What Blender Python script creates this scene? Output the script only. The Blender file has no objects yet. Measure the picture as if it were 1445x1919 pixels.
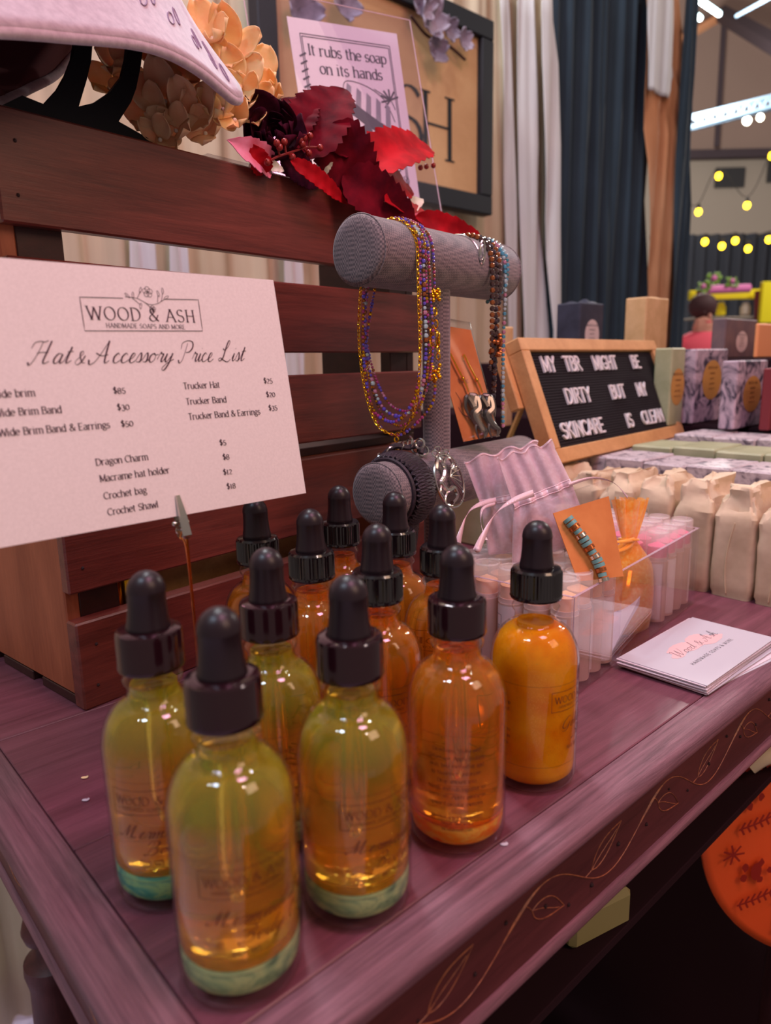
import bpy, math, random
import numpy as np
from mathutils import Matrix, Vector, noise
PI = math.pi
R_ = math.radians
random.seed(7)
SC = bpy.context.scene
COL = SC.collection
ZT = 750.0            # table top height above the floor, mm; all building numbers below are mm, z = 0 on the table top
S = .001
def W(p): return Vector((p[0]*S, p[1]*S, (p[2]+ZT)*S))

# ---------------------------------------------------------------- camera
F_PX, PITCH, ROLL, CAM_H = 1325.98, R_(11.8165), R_(-1.1886), 186.17
c_, s_ = math.cos(PITCH), math.sin(PITCH)
FW = np.array([0, c_, -s_]); UP0 = np.array([0, s_, c_]); R0 = np.array([1., 0, 0])
RT = math.cos(ROLL)*R0 + math.sin(ROLL)*UP0
UP = -math.sin(ROLL)*R0 + math.cos(ROLL)*UP0
CO = np.array([0, 0, CAM_H])
cam_d = bpy.data.cameras.new('camera'); cam = bpy.data.objects.new('camera', cam_d); COL.objects.link(cam)
cam.matrix_world = Matrix(((RT[0], UP[0], -FW[0], 0), (RT[1], UP[1], -FW[1], 0), (RT[2], UP[2], -FW[2], (CAM_H+ZT)*S), (0, 0, 0, 1)))
cam_d.sensor_fit = 'VERTICAL'; cam_d.sensor_height = 9.8; cam_d.sensor_width = 9.8*1445/1919
cam_d.lens = 9.8*F_PX/1919
cam_d.clip_start = .01; cam_d.clip_end = 100
cam_d.dof.use_dof = True; cam_d.dof.focus_distance = .40; cam_d.dof.aperture_fstop = 2.6
SC.camera = cam

# ---------------------------------------------------------------- world, lights, exposure
wd = bpy.data.worlds.new('world'); SC.world = wd; wd.use_nodes = True
wd.node_tree.nodes['Background'].inputs[0].default_value = (.62, .50, .46, 1)
wd.node_tree.nodes['Background'].inputs[1].default_value = .42
def area(name, p, target, size, power, col, sy=None):
    l = bpy.data.lights.new(name, 'AREA'); l.energy = power; l.color = col; l.size = size*S
    if sy: l.shape = 'RECTANGLE'; l.size_y = sy*S
    o = bpy.data.objects.new(name, l); COL.objects.link(o); o.location = W(p)
    d = W(target)-W(p); o.rotation_euler = d.to_track_quat('-Z', 'Y').to_euler(); return o
def bulb(name, p, rad, power, col):
    l = bpy.data.lights.new(name, 'POINT'); l.energy = power; l.color = col; l.shadow_soft_size = rad*S
    o = bpy.data.objects.new(name, l); COL.objects.link(o); o.location = W(p); return o
area('booth_pink_light', (330, 60, 1150), (60, 330, 0), 260, 5.7, (1, .42, .64))
area('booth_cool_light', (-500, -350, 1500), (0, 350, 0), 220, 7.6, (.60, .78, 1))
area('booth_warm_light', (900, -300, 900), (0, 400, 80), 500, 5.0, (1, .62, .42))
bulb('hall_lamp', (-250, 900, 2300), 60, 24, (.85, .95, 1))
bulb('hall_lamp', (900, 900, 2300), 60, 20, (1, .92, .85))
bulb('hall_lamp', (1500, -1200, 2400), 90, 26, (1, .75, .70))
bulb('hall_lamp', (-1300, -600, 2400), 90, 22, (.80, .92, 1))
bulb('background_fill', (2600, 6500, 2600), 200, 560, (1, .95, .90))  # added fill without a fitting, lifts the dark hall
bulb('background_fill', (2400, 2900, 1500), 120, 60, (1, .92, .84))  # second added fill, brightens the hall beyond the booth
bulb('background_fill', (-200, 900, 1500), 120, 30, (.90, .95, 1))  # added fill close to the booth, brightens the curtains
SC.view_settings.view_transform = 'Standard'; SC.view_settings.look = 'None'
SC.view_settings.gamma = 1; SC.view_settings.use_curve_mapping = False
SC.view_settings.exposure = 0.0
SC.cycles.max_bounces = 24; SC.cycles.transmission_bounces = 24; SC.cycles.transparent_max_bounces = 24
SC.cycles.glossy_bounces = 8; SC.cycles.sample_clamp_indirect = 8

# ---------------------------------------------------------------- projection helpers used while building
CX, CY = 722.5, 959.5
def ray(u, v): return (u-CX)*RT-(v-CY)*UP+F_PX*FW
def at(u, v, Y): d = ray(u, v); return CO+d*(Y/d[1])
def onz(u, v, z=0): d = ray(u, v); return CO+d*((z-CAM_H)/d[2])
def onp(u, v, P, n): d = ray(u, v); return CO+d*(((np.asarray(P)-CO)@n)/(d@n))
TH = R_(48.0757)
D1 = np.array([math.sin(TH), math.cos(TH), 0]); N1 = np.array([math.cos(TH), -math.sin(TH), 0]); ZV = np.array([0, 0, 1.])
def T(a, b, z=0): return a*D1+b*N1+np.array([0, 0, float(z)])
def frame_m(o, x, y, z=None):
    x = np.asarray(x, float); y = np.asarray(y, float)
    if z is None: z = np.cross(x, y)
    return np.array([[x[0], y[0], z[0], o[0]], [x[1], y[1], z[1], o[1]], [x[2], y[2], z[2], o[2]], [0, 0, 0, 1]], float)
TM = frame_m((0, 0, 0), D1, -N1, ZV)      # table frame: x along the long edge, y away to the left, z up

# ---------------------------------------------------------------- materials
MATS = {}
def rgb(r, g, b):
    f = lambda c: ((c/255+.055)/1.055)**2.4 if c > 10 else c/255/12.92
    return (f(r), f(g), f(b), 1)
def mat(name, col, rough=.5, metal=0, spec=.5, coat=0, trans=0, ior=1.45, emit=None, estr=0, alpha=1, sheen=0, sss=0, coatr=.1):
    m = bpy.data.materials.new(name); m.use_nodes = True; b = m.node_tree.nodes['Principled BSDF']
    i = b.inputs
    i['Base Color'].default_value = col; i['Roughness'].default_value = rough; i['Metallic'].default_value = metal
    i['Specular IOR Level'].default_value = spec; i['Coat Weight'].default_value = coat; i['Coat Roughness'].default_value = coatr
    i['Transmission Weight'].default_value = trans; i['IOR'].default_value = ior; i['Alpha'].default_value = alpha
    i['Sheen Weight'].default_value = sheen
    if sss: i['Subsurface Weight'].default_value = sss; i['Subsurface Scale'].default_value = .003
    if emit: i['Emission Color'].default_value = emit; i['Emission Strength'].default_value = estr
    MATS[name] = m; return m
def nd(m, t, **k):
    n = m.node_tree.nodes.new(t)
    for a, v in k.items():
        if hasattr(n, a): setattr(n, a, v)
        else: n.inputs[a.replace('_', ' ')].default_value = v
    return n
def lk(m, a, b): m.node_tree.links.new(a, b)
def bs(m): return m.node_tree.nodes['Principled BSDF']
def coords(m, scale=(1, 1, 1), rot=(0, 0, 0), kind='Object'):
    tc = nd(m, 'ShaderNodeTexCoord'); src = tc.outputs[kind]
    if any(rot):
        m0 = nd(m, 'ShaderNodeMapping'); lk(m, src, m0.inputs[0]); m0.inputs['Rotation'].default_value = rot; src = m0.outputs[0]
    mp = nd(m, 'ShaderNodeMapping'); lk(m, src, mp.inputs[0])
    mp.inputs['Scale'].default_value = scale; return mp.outputs[0]
def ramp(m, fac, stops):
    r = nd(m, 'ShaderNodeValToRGB'); cr = r.color_ramp
    while len(cr.elements) < len(stops): cr.elements.new(.5)
    for e, (p, c) in zip(cr.elements, stops): e.position = p; e.color = c
    lk(m, fac, r.inputs[0]); return r.outputs[0]
def bump(m, h, strength=.3, dist=.0005):
    b = nd(m, 'ShaderNodeBump'); b.inputs['Strength'].default_value = strength; b.inputs['Distance'].default_value = dist
    lk(m, h, b.inputs['Height']); lk(m, b.outputs[0], bs(m).inputs['Normal'])
def wood(name, dark, light, scale=60, stretch=12, rough=.4, rot=(0, 0, 0), coat=.0, spec=.5, bs_=.35, dist=.0004, coatr=.25):
    m = mat(name, light, rough, coat=coat, spec=spec, coatr=coatr)
    v = coords(m, (scale/stretch, scale, scale), rot)
    n = nd(m, 'ShaderNodeTexNoise', Scale=3.0, Detail=8.0, Roughness=.6, Distortion=.6); lk(m, v, n.inputs['Vector'])
    v2 = coords(m, (scale/stretch*4, scale*6, scale*6), rot)
    n2 = nd(m, 'ShaderNodeTexNoise', Scale=6.0, Detail=6.0, Roughness=.7); lk(m, v2, n2.inputs['Vector'])
    mx = nd(m, 'ShaderNodeMath', operation='ADD'); lk(m, n.outputs[0], mx.inputs[0])
    ml = nd(m, 'ShaderNodeMath', operation='MULTIPLY'); lk(m, n2.outputs[0], ml.inputs[0]); ml.inputs[1].default_value = .5
    lk(m, ml.outputs[0], mx.inputs[1])
    lk(m, ramp(m, mx.outputs[0], [(.45, dark), (.95, light)]), bs(m).inputs['Base Color'])
    bump(m, mx.outputs[0], bs_, dist)
    return m
def noisy(name, c1, c2, scale=40, rough=.6, detail=4, lo=.35, hi=.65, bstr=0, stretch=(1, 1, 1), bdist=.0005, **k):
    m = mat(name, c1, rough, **k)
    v = coords(m, stretch)
    n = nd(m, 'ShaderNodeTexNoise', Scale=float(scale), Detail=float(detail), Roughness=.6); lk(m, v, n.inputs['Vector'])
    lk(m, ramp(m, n.outputs[0], [(lo, c1), (hi, c2)]), bs(m).inputs['Base Color'])
    if bstr: bump(m, n.outputs[0], bstr, bdist)
    return m
ROTT = (0, 0, -(PI/2-TH))
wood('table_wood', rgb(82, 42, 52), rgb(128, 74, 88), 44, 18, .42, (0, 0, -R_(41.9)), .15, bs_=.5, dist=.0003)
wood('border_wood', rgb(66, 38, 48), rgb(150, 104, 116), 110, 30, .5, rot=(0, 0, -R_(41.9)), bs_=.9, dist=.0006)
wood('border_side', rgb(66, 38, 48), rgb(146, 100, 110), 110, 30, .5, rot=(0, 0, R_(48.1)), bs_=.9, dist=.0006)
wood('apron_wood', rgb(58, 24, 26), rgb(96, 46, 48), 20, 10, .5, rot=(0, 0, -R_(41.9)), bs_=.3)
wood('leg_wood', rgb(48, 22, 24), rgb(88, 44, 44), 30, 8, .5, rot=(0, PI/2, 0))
wood('crate_wood', rgb(70, 28, 24), rgb(126, 60, 50), 30, 14, .34, rot=(0, 0, -R_(50)), bs_=.5, dist=.0005, coat=.25)
wood('crate_panel', rgb(130, 62, 38), rgb(176, 98, 66), 10, 6, .5, rot=(0, PI/2, 0), bs_=.2)
wood('crate_end', rgb(96, 54, 46), rgb(150, 96, 84), 200, 1.2, .7, bs_=.6)
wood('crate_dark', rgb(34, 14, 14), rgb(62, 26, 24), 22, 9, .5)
wood('pine', rgb(196, 140, 88), rgb(226, 172, 116), 14, 9, .45, bs_=.1)
noisy('vine_gold', rgb(112, 58, 44), rgb(168, 100, 64), 300, .5)
mat('knot', rgb(40, 14, 16), .6)
m = mat('linen', rgb(120, 108, 108), .85, sheen=.3)
tc = nd(m, 'ShaderNodeTexCoord')
w1 = nd(m, 'ShaderNodeTexChecker'); w1.inputs['Scale'].default_value = 760.
w1.inputs['Color1'].default_value = rgb(146, 130, 130); w1.inputs['Color2'].default_value = rgb(66, 60, 68)
lk(m, tc.outputs['Object'], w1.inputs['Vector'])
n = nd(m, 'ShaderNodeTexNoise', Scale=700., Detail=2.); lk(m, tc.outputs['Object'], n.inputs['Vector'])
mx = nd(m, 'ShaderNodeMix', data_type='RGBA'); mx.inputs[0].default_value = .45
lk(m, w1.outputs[0], mx.inputs[6]); lk(m, ramp(m, n.outputs[0], [(.3, rgb(88, 80, 84)), (.7, rgb(138, 122, 120))]), mx.inputs[7])
lk(m, mx.outputs[2], bs(m).inputs['Base Color']); bump(m, n.outputs[0], .6, .0003)
noisy('card_pink', rgb(232, 222, 218), rgb(240, 230, 226), 900, .7, bstr=.15, bdist=.0001)
mat('print_ink', rgb(62, 30, 48), .6)
mat('label_ink', rgb(88, 34, 20), .5)
mat('grey_ink', rgb(96, 92, 98), .7)
mat('soft_ink', rgb(150, 146, 150), .7)
mat('rubber', rgb(34, 22, 28), .36, spec=.45)
mat('cap_black', rgb(18, 10, 14), .16, spec=.8, coat=.4)
mat('cap_gloss', rgb(44, 18, 26), .12, metal=.4, coat=.5)
def shell(name, tint, ior=1.5, rough=.0, base=.03):
    m = bpy.data.materials.new(name); m.use_nodes = True; nt = m.node_tree; nt.nodes.clear(); MATS[name] = m
    out = nt.nodes.new('ShaderNodeOutputMaterial'); tr = nt.nodes.new('ShaderNodeBsdfTransparent'); gl = nt.nodes.new('ShaderNodeBsdfGlossy'); lw = nt.nodes.new('ShaderNodeLayerWeight'); fr = nt.nodes.new('ShaderNodeMath'); fr.operation = 'POWER'; fr.inputs[1].default_value = 4.; lw.inputs[0].default_value = .5; nt.links.new(lw.outputs['Facing'], fr.inputs[0]); mx = nt.nodes.new('ShaderNodeMixShader')
    ad = nt.nodes.new('ShaderNodeMath'); ad.operation = 'ADD'; ad.inputs[1].default_value = base; ad.use_clamp = True
    tr.inputs[0].default_value = tint; gl.inputs['Roughness'].default_value = rough
    nt.links.new(fr.outputs[0], ad.inputs[0]); nt.links.new(ad.outputs[0], mx.inputs[0]); nt.links.new(tr.outputs[0], mx.inputs[1]); nt.links.new(gl.outputs[0], mx.inputs[2]); nt.links.new(mx.outputs[0], out.inputs[0]); return m
shell('glass', (.97, .98, .96, 1))
mat('pipette_glass', (1, .93, .8, 1), .02, trans=1, ior=.72)
def liquid(name, stops, trans, zscale, rough=.04, sw=.18):
    m = mat(name, stops[0][1], rough, trans=trans, ior=1.40, spec=.5)
    tc = nd(m, 'ShaderNodeTexCoord'); sp = nd(m, 'ShaderNodeSeparateXYZ'); lk(m, tc.outputs['Object'], sp.inputs[0])
    n = nd(m, 'ShaderNodeTexNoise', Scale=45., Detail=4., Distortion=2.0); lk(m, tc.outputs['Object'], n.inputs['Vector'])
    mul = nd(m, 'ShaderNodeMath', operation='MULTIPLY'); lk(m, sp.outputs[2], mul.inputs[0]); mul.inputs[1].default_value = 1/(zscale*S)
    ad = nd(m, 'ShaderNodeMath', operation='MULTIPLY_ADD'); lk(m, n.outputs[0], ad.inputs[0]); ad.inputs[1].default_value = sw; lk(m, mul.outputs[0], ad.inputs[2])
    sb = nd(m, 'ShaderNodeMath', operation='SUBTRACT'); lk(m, ad.outputs[0], sb.inputs[0]); sb.inputs[1].default_value = sw/2
    lk(m, ramp(m, sb.outputs[0], stops), bs(m).inputs['Base Color'])
    return m
liquid('oil_green', [(.0, rgb(240, 186, 76)), (.25, rgb(252, 180, 64)), (.58, rgb(252, 190, 72)), (.74, rgb(204, 206, 72)), (1, rgb(226, 222, 60))], .80, 84)
liquid('oil_orange', [(.0, rgb(255, 150, 30)), (.3, rgb(255, 176, 70)), (.6, rgb(255, 166, 48)), (1, rgb(255, 170, 40))], .79, 84)
m = mat('oil_gold', rgb(226, 134, 14), .25, trans=.12, ior=1.1, sss=.2)
v = coords(m)
vo = nd(m, 'ShaderNodeTexVoronoi', Scale=1500.); lk(m, v, vo.inputs['Vector'])
lt = nd(m, 'ShaderNodeMath', operation='LESS_THAN'); lk(m, vo.outputs['Distance'], lt.inputs[0]); lt.inputs[1].default_value = .16
n = nd(m, 'ShaderNodeTexNoise', Scale=60., Detail=3.); lk(m, v, n.inputs['Vector'])
mx = nd(m, 'ShaderNodeMix', data_type='RGBA'); lk(m, lt.outputs[0], mx.inputs[0])
lk(m, ramp(m, n.outputs[0], [(.35, rgb(224, 120, 6)), (.65, rgb(240, 158, 24))]), mx.inputs[6]); mx.inputs[7].default_value = rgb(255, 214, 90)
lk(m, mx.outputs[2], bs(m).inputs['Base Color']); lk(m, lt.outputs[0], bs(m).inputs['Metallic'])
def mica(name, stops, sc=38, trans=.25):
    m = mat(name, stops[0][1], .3, trans=trans, ior=1.05, metal=.0, coat=.0)
    v = coords(m, (1, 1, 2.6))
    n = nd(m, 'ShaderNodeTexNoise', Scale=float(sc), Detail=3., Distortion=3.0); lk(m, v, n.inputs['Vector'])
    lk(m, ramp(m, n.outputs[0], stops), bs(m).inputs['Base Color'])
mica('mica_teal', [(.3, rgb(40, 120, 128)), (.48, rgb(96, 178, 158)), (.6, rgb(170, 214, 150)), (.72, rgb(84, 160, 150))])
mica('mica_sage', [(.3, rgb(96, 130, 104)), (.48, rgb(160, 186, 140)), (.6, rgb(196, 208, 150)), (.72, rgb(110, 150, 120))])
mica('mica_orange', [(.3, rgb(255, 96, 10)), (.48, rgb(255, 160, 40)), (.6, rgb(255, 196, 80)), (.72, rgb(246, 104, 10))], trans=.4)
mat('steel', rgb(200, 196, 190), .18, metal=1); mat('silver_dark', rgb(132, 124, 120), .3, metal=1); mat('silver', rgb(214, 210, 204), .2, metal=1)
mat('gold', rgb(246, 184, 40), .22, metal=1); mat('copper_wire', rgb(206, 128, 70), .25, metal=1)
mat('bead_purple', rgb(96, 74, 190), .12, coat=1); mat('bead_magenta', rgb(186, 60, 130), .15, coat=1, metal=.3)
mat('bead_bronze', rgb(176, 104, 60), .2, metal=.7); mat('bead_blue', rgb(90, 170, 200), .08, coat=1, metal=.3)
mat('bead_dark', rgb(62, 34, 30), .15, coat=1); mat('bead_pink', rgb(210, 140, 170), .12, coat=1, metal=.3)
mat('bead_ice', rgb(190, 214, 220), .08, coat=1, metal=.2); mat('bead_teal', rgb(60, 130, 140), .12, coat=1)
noisy('cord_black', rgb(26, 20, 26), rgb(58, 44, 56), 900, .55, bstr=.5)
shell('acrylic', (.97, .955, .985, 1), 1.38)
shell('plastic_film', (.97, .97, .98, 1), 1.5, .22, .015)
noisy('kraft_orange', rgb(206, 120, 58), rgb(226, 142, 76), 30, .7)
noisy('kraft_wrap', rgb(194, 168, 138), rgb(222, 198, 168), 24, .72, bstr=.35, bdist=.002)
def organza(name, c, alpha, gl):
    m = mat(name, c, .35, alpha=alpha, sheen=.6, trans=.25, ior=1.02)
    v = coords(m); vo = nd(m, 'ShaderNodeTexNoise', Scale=420., Detail=3.); lk(m, v, vo.inputs['Vector'])
    lk(m, ramp(m, vo.outputs[0], [(.45, c), (.72, gl)]), bs(m).inputs['Base Color'])
    bump(m, vo.outputs[0], .4, .0004)
organza('organza_orange', rgb(255, 160, 24), .72, rgb(255, 200, 96))
organza('organza_lilac', rgb(228, 196, 204), .42, rgb(240, 214, 222))
mat('ribbon_orange', rgb(255, 160, 40), .25, sheen=.5, coat=.4); mat('ribbon_lilac', rgb(226, 190, 196), .25, coat=.4)
mat('tube_clear', (1, .94, .92, 1), .12, alpha=.26, spec=.9); mat('tube_body', rgb(252, 216, 198), .4, trans=.3, ior=1.2); mat('balm_peach', rgb(250, 188, 140), .5); mat('balm_pink', rgb(236, 100, 140), .5)
mat('tube_label', rgb(240, 222, 216), .5); mat('turquoise', rgb(110, 160, 158), .4)
mat('acrylic_edge', rgb(206, 176, 190), .1, alpha=.55); mat('felt_black', rgb(30, 24, 30), .95); mat('letter_white', rgb(236, 228, 230), .4)
noisy('card_lilac', rgb(216, 200, 208), rgb(222, 206, 212), 500, .6); mat('rose_print', rgb(232, 186, 186), .65); mat('edge_white', rgb(196, 190, 198), .6)
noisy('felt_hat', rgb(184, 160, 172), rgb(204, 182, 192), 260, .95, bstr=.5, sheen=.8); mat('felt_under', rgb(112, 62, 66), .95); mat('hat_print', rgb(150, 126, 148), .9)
mat('stand_black', rgb(26, 28, 36), .45)
noisy('petal_peach', rgb(246, 196, 132), rgb(252, 222, 172), 60, .7, sss=.25); noisy('petal_brown', rgb(246, 190, 146), rgb(252, 214, 172), 60, .7, sss=.2)
noisy('rose_dark', rgb(38, 10, 24), rgb(82, 22, 44), 50, .8, spec=.08); noisy('leaf_red', rgb(140, 6, 20), rgb(190, 14, 30), 50, .6, spec=.12)
noisy('leaf_burgundy', rgb(66, 6, 20), rgb(112, 10, 28), 50, .75, spec=.08); noisy('petal_pink', rgb(226, 88, 112), rgb(240, 160, 190), 40, .6)
noisy('leaf_cream', rgb(232, 224, 206), rgb(244, 238, 224), 40, .6)
mat('berry', rgb(150, 34, 30), .3, coat=.3); mat('stem', rgb(132, 38, 34), .5)
noisy('flower_grey', rgb(128, 118, 136), rgb(176, 164, 180), 30, .7)
mat('frame_black', rgb(24, 28, 36), .6); wood('sign_board', rgb(206, 160, 112), rgb(222, 178, 128), 3, 4, .6, bs_=.05)
noisy('drape_cream', rgb(198, 178, 148), rgb(214, 196, 170), 3, .9); noisy('drape_white', rgb(214, 212, 214), rgb(226, 222, 222), 3, .85)
noisy('drape_black', rgb(30, 44, 56), rgb(44, 60, 74), 2, .8); noisy('drape_tan', rgb(190, 122, 80), rgb(206, 150, 112), 2, .85)
mat('cloth_black', rgb(42, 24, 30), .95, spec=.1)
def marble(name, a, b, c, sc=60):
    m = mat(name, a, .55); v = coords(m)
    n = nd(m, 'ShaderNodeTexNoise', Scale=float(sc), Detail=5., Distortion=1.6); lk(m, v, n.inputs['Vector'])
    lk(m, ramp(m, n.outputs[0], [(.36, c), (.46, a), (.56, b), (.68, a)]), bs(m).inputs['Base Color'])
marble('box_marble', rgb(160, 142, 156), rgb(196, 172, 186), rgb(62, 56, 74), 38)
marble('soap_marble', rgb(176, 160, 166), rgb(202, 186, 190), rgb(98, 86, 98), 60)
noisy('soap_green', rgb(158, 160, 124), rgb(178, 178, 142), 30, .5); noisy('soap_tan', rgb(206, 166, 116), rgb(226, 186, 138), 40, .6)
noisy('soap_navy', rgb(40, 44, 62), rgb(60, 64, 84), 30, .5); noisy('soap_slate', rgb(104, 88, 96), rgb(128, 104, 104), 30, .6)
mat('label_gold', rgb(196, 144, 76), .5); mat('label_pale', rgb(214, 196, 196), .5); mat('soap_peach', rgb(240, 158, 104), .5)
mat('soap_olive', rgb(140, 130, 84), .6); mat('soap_red', rgb(120, 40, 48), .6)
mat('bag_orange', rgb(236, 92, 36), .55, sss=.1); mat('bag_print', rgb(150, 34, 18), .6)
mat('hall_wall', rgb(176, 164, 150), .9); mat('hall_upper', rgb(160, 136, 124), .9); mat('hall_beam', rgb(74, 62, 68), .7); mat('floor_grey', rgb(206, 186, 210), .7)
mat('truss_metal', rgb(112, 136, 156), .4, emit=rgb(120, 160, 190), estr=.0); mat('hall_drape', rgb(44, 46, 54), .9)
mat('window_dark', rgb(60, 60, 62), .4); mat('sign_yellow', rgb(236, 220, 20), .6); mat('booth_pink', rgb(220, 120, 180), .6); mat('booth_green', rgb(120, 160, 60), .6)
mat('skin', rgb(214, 150, 130), .6); mat('hair', rgb(70, 40, 44), .7); mat('shirt_pink', rgb(240, 90, 110), .8)
mat('bulb_yellow', rgb(255, 210, 30), .4, emit=(1, .62, .02, 1), estr=9); mat('lamp_white', (1, 1, 1, 1), .4, emit=(1, .95, .7, 1), estr=14)
mat('lamp_cool', (1, 1, 1, 1), .4, emit=(.6, .95, 1, 1), estr=7)
mat('wire_dark', rgb(40, 38, 40), .6)

# ---------------------------------------------------------------- mesh builder
class G:
    def __init__(s, M=None): s.v = []; s.f = []; s.mi = []; s.M = M; s.cur = 0
    def add(s, vs, fs):
        b = len(s.v)
        vs = np.asarray(vs, float).reshape(-1, 3)
        if s.M is not None: vs = vs@s.M[:3, :3].T+s.M[:3, 3]
        s.v += vs.tolist(); s.f += [tuple(b+i for i in f) for f in fs]; s.mi += [s.cur]*len(fs); return s
    def box(s, x0, x1, y0, y1, z0, z1, bev=0):
        if bev <= 0:
            return s.add([(x0, y0, z0), (x1, y0, z0), (x1, y1, z0), (x0, y1, z0), (x0, y0, z1), (x1, y0, z1), (x1, y1, z1), (x0, y1, z1)],
                         [(0, 3, 2, 1), (4, 5, 6, 7), (0, 1, 5, 4), (1, 2, 6, 5), (2, 3, 7, 6), (3, 0, 4, 7)])
        d = bev; V = []; idx = {}
        for xi, x in enumerate((x0, x1)):
            for yi, y in enumerate((y0, y1)):
                for zi, z in enumerate((z0, z1)):
                    sx, sy, sz = (d, -d)[xi], (d, -d)[yi], (d, -d)[zi]
                    for k, p in enumerate(((x, y+sy, z+sz), (x+sx, y, z+sz), (x+sx, y+sy, z))):
                        idx[xi, yi, zi, k] = len(V); V.append(p)
        F = []
        I = lambda *a: idx[a]
        F += [(I(0,0,0,0), I(0,0,1,0), I(0,1,1,0), I(0,1,0,0)), (I(1,0,0,0), I(1,1,0,0), I(1,1,1,0), I(1,0,1,0)),
              (I(0,0,0,1), I(1,0,0,1), I(1,0,1,1), I(0,0,1,1)), (I(0,1,0,1), I(0,1,1,1), I(1,1,1,1), I(1,1,0,1)),
              (I(0,0,0,2), I(0,1,0,2), I(1,1,0,2), I(1,0,0,2)), (I(0,0,1,2), I(1,0,1,2), I(1,1,1,2), I(0,1,1,2))]
        for y in (0, 1):
            for z in (0, 1): F.append((I(0,y,z,1), I(1,y,z,1), I(1,y,z,2), I(0,y,z,2)))
        for x in (0, 1):
            for z in (0, 1): F.append((I(x,0,z,0), I(x,1,z,0), I(x,1,z,2), I(x,0,z,2)))
        for x in (0, 1):
            for y in (0, 1): F.append((I(x,y,0,0), I(x,y,1,0), I(x,y,1,1), I(x,y,0,1)))
        for x in (0, 1):
            for y in (0, 1):
                for z in (0, 1): F.append((I(x,y,z,0), I(x,y,z,1), I(x,y,z,2)))
        return s.add(V, F)
    def lathe(s, prof, n=48, c=(0, 0, 0), rib=0, nr=0):
        V = []; F = []
        for j, (r, z) in enumerate(prof):
            for i in range(n):
                a = 2*PI*i/n; rr = r
                V.append((c[0]+rr*math.cos(a), c[1]+rr*math.sin(a), c[2]+z))
        m = len(prof)
        for j in range(m-1):
            for i in range(n): k = (i+1) % n; F.append((j*n+i, j*n+k, (j+1)*n+k, (j+1)*n+i))
        if prof[0][0] > 0: F.append(tuple(range(n-1, -1, -1)))
        if prof[-1][0] > 0: F.append(tuple((m-1)*n+i for i in range(n)))
        return s.add(V, F)
    def tube(s, pts, r, n=8, cap=True, closed=False):
        P = [np.asarray(p, float) for p in pts]; m = len(P)
        if m < 2: return s
        rs = r if hasattr(r, '__len__') else [r]*m
        V = []; F = []; prev = None
        for j in range(m):
            t = (P[(j+1) % m]-P[j-1]) if closed else P[min(j+1, m-1)]-P[max(j-1, 0)]
            t = t/(np.linalg.norm(t)+1e-12)
            if prev is None:
                a = np.array([0, 0, 1.]) if abs(t[2]) < .9 else np.array([1., 0, 0])
            else: a = prev
            x = a-t*(a@t); x /= np.linalg.norm(x)+1e-12; y = np.cross(t, x); prev = x
            for i in range(n):
                an = 2*PI*i/n; V.append(P[j]+rs[j]*(math.cos(an)*x+math.sin(an)*y))
        for j in range(m if closed else m-1):
            q = (j+1) % m
            for i in range(n): k = (i+1) % n; F.append((j*n+i, j*n+k, q*n+k, q*n+i))
        if cap and not closed: F.append(tuple(range(n-1, -1, -1))); F.append(tuple((m-1)*n+i for i in range(n)))
        return s.add(V, F)
    def sph(s, c, r, n=8, m=5, sc=(1, 1, 1)):
        V = [(c[0], c[1], c[2]-r*sc[2])]; F = []
        for j in range(1, m):
            a = -PI/2+PI*j/m
            for i in range(n):
                b = 2*PI*i/n; V.append((c[0]+r*sc[0]*math.cos(a)*math.cos(b), c[1]+r*sc[1]*math.cos(a)*math.sin(b), c[2]+r*sc[2]*math.sin(a)))
        V.append((c[0], c[1], c[2]+r*sc[2]))
        for i in range(n): F.append((0, 1+(i+1) % n, 1+i))
        for j in range(m-2):
            for i in range(n): k = (i+1) % n; F.append((1+j*n+i, 1+j*n+k, 1+(j+1)*n+k, 1+(j+1)*n+i))
        t = len(V)-1
        for i in range(n): F.append((1+(m-2)*n+i, 1+(m-2)*n+(i+1) % n, t))
        return s.add(V, F)
    def grid(s, fn, nu, nv, closed_u=False):
        V = [fn(i/nu, j/nv) for j in range(nv+1) for i in range(nu+1)]; q = nu+1
        F = [(j*q+i, j*q+i+1, (j+1)*q+i+1, (j+1)*q+i) for j in range(nv) for i in range(nu)]
        return s.add(V, F)
    def slab(s, fn, nu, nv, th):
        """two-sided sheet with thickness th (mm) grown along its normal"""
        q = nu+1; A = np.array([fn(i/nu, j/nv) for j in range(nv+1) for i in range(nu+1)], float)
        g = A.reshape(nv+1, nu+1, 3); du = np.gradient(g, axis=1); dv = np.gradient(g, axis=0)
        nn = np.cross(du, dv); nn /= np.linalg.norm(nn, axis=2, keepdims=True)+1e-12
        B = (g+nn*th).reshape(-1, 3); k = len(A)
        F = [(j*q+i, (j+1)*q+i, (j+1)*q+i+1, j*q+i+1) for j in range(nv) for i in range(nu)]
        F += [(k+j*q+i, k+j*q+i+1, k+(j+1)*q+i+1, k+(j+1)*q+i) for j in range(nv) for i in range(nu)]
        for i in range(nu): F.append((i, i+1, k+i+1, k+i)); a = nv*q+i; F.append((a+1, a, k+a, k+a+1))
        for j in range(nv): a = j*q; F.append((a+q, a, k+a, k+a+q)); a = j*q+nu; F.append((a, a+q, k+a+q, k+a))
        return s.add(np.vstack([A, B]), F)
    def poly(s, pts, z0, z1):
        """extrude a convex-or-not outline in local xy"""
        n = len(pts)
        return s.add([(x, y, z0) for x, y in pts]+[(x, y, z1) for x, y in pts],
                     [tuple(range(n-1, -1, -1)), tuple(range(n, 2*n))]+[(i, (i+1) % n, n+(i+1) % n, n+i) for i in range(n)])
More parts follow.
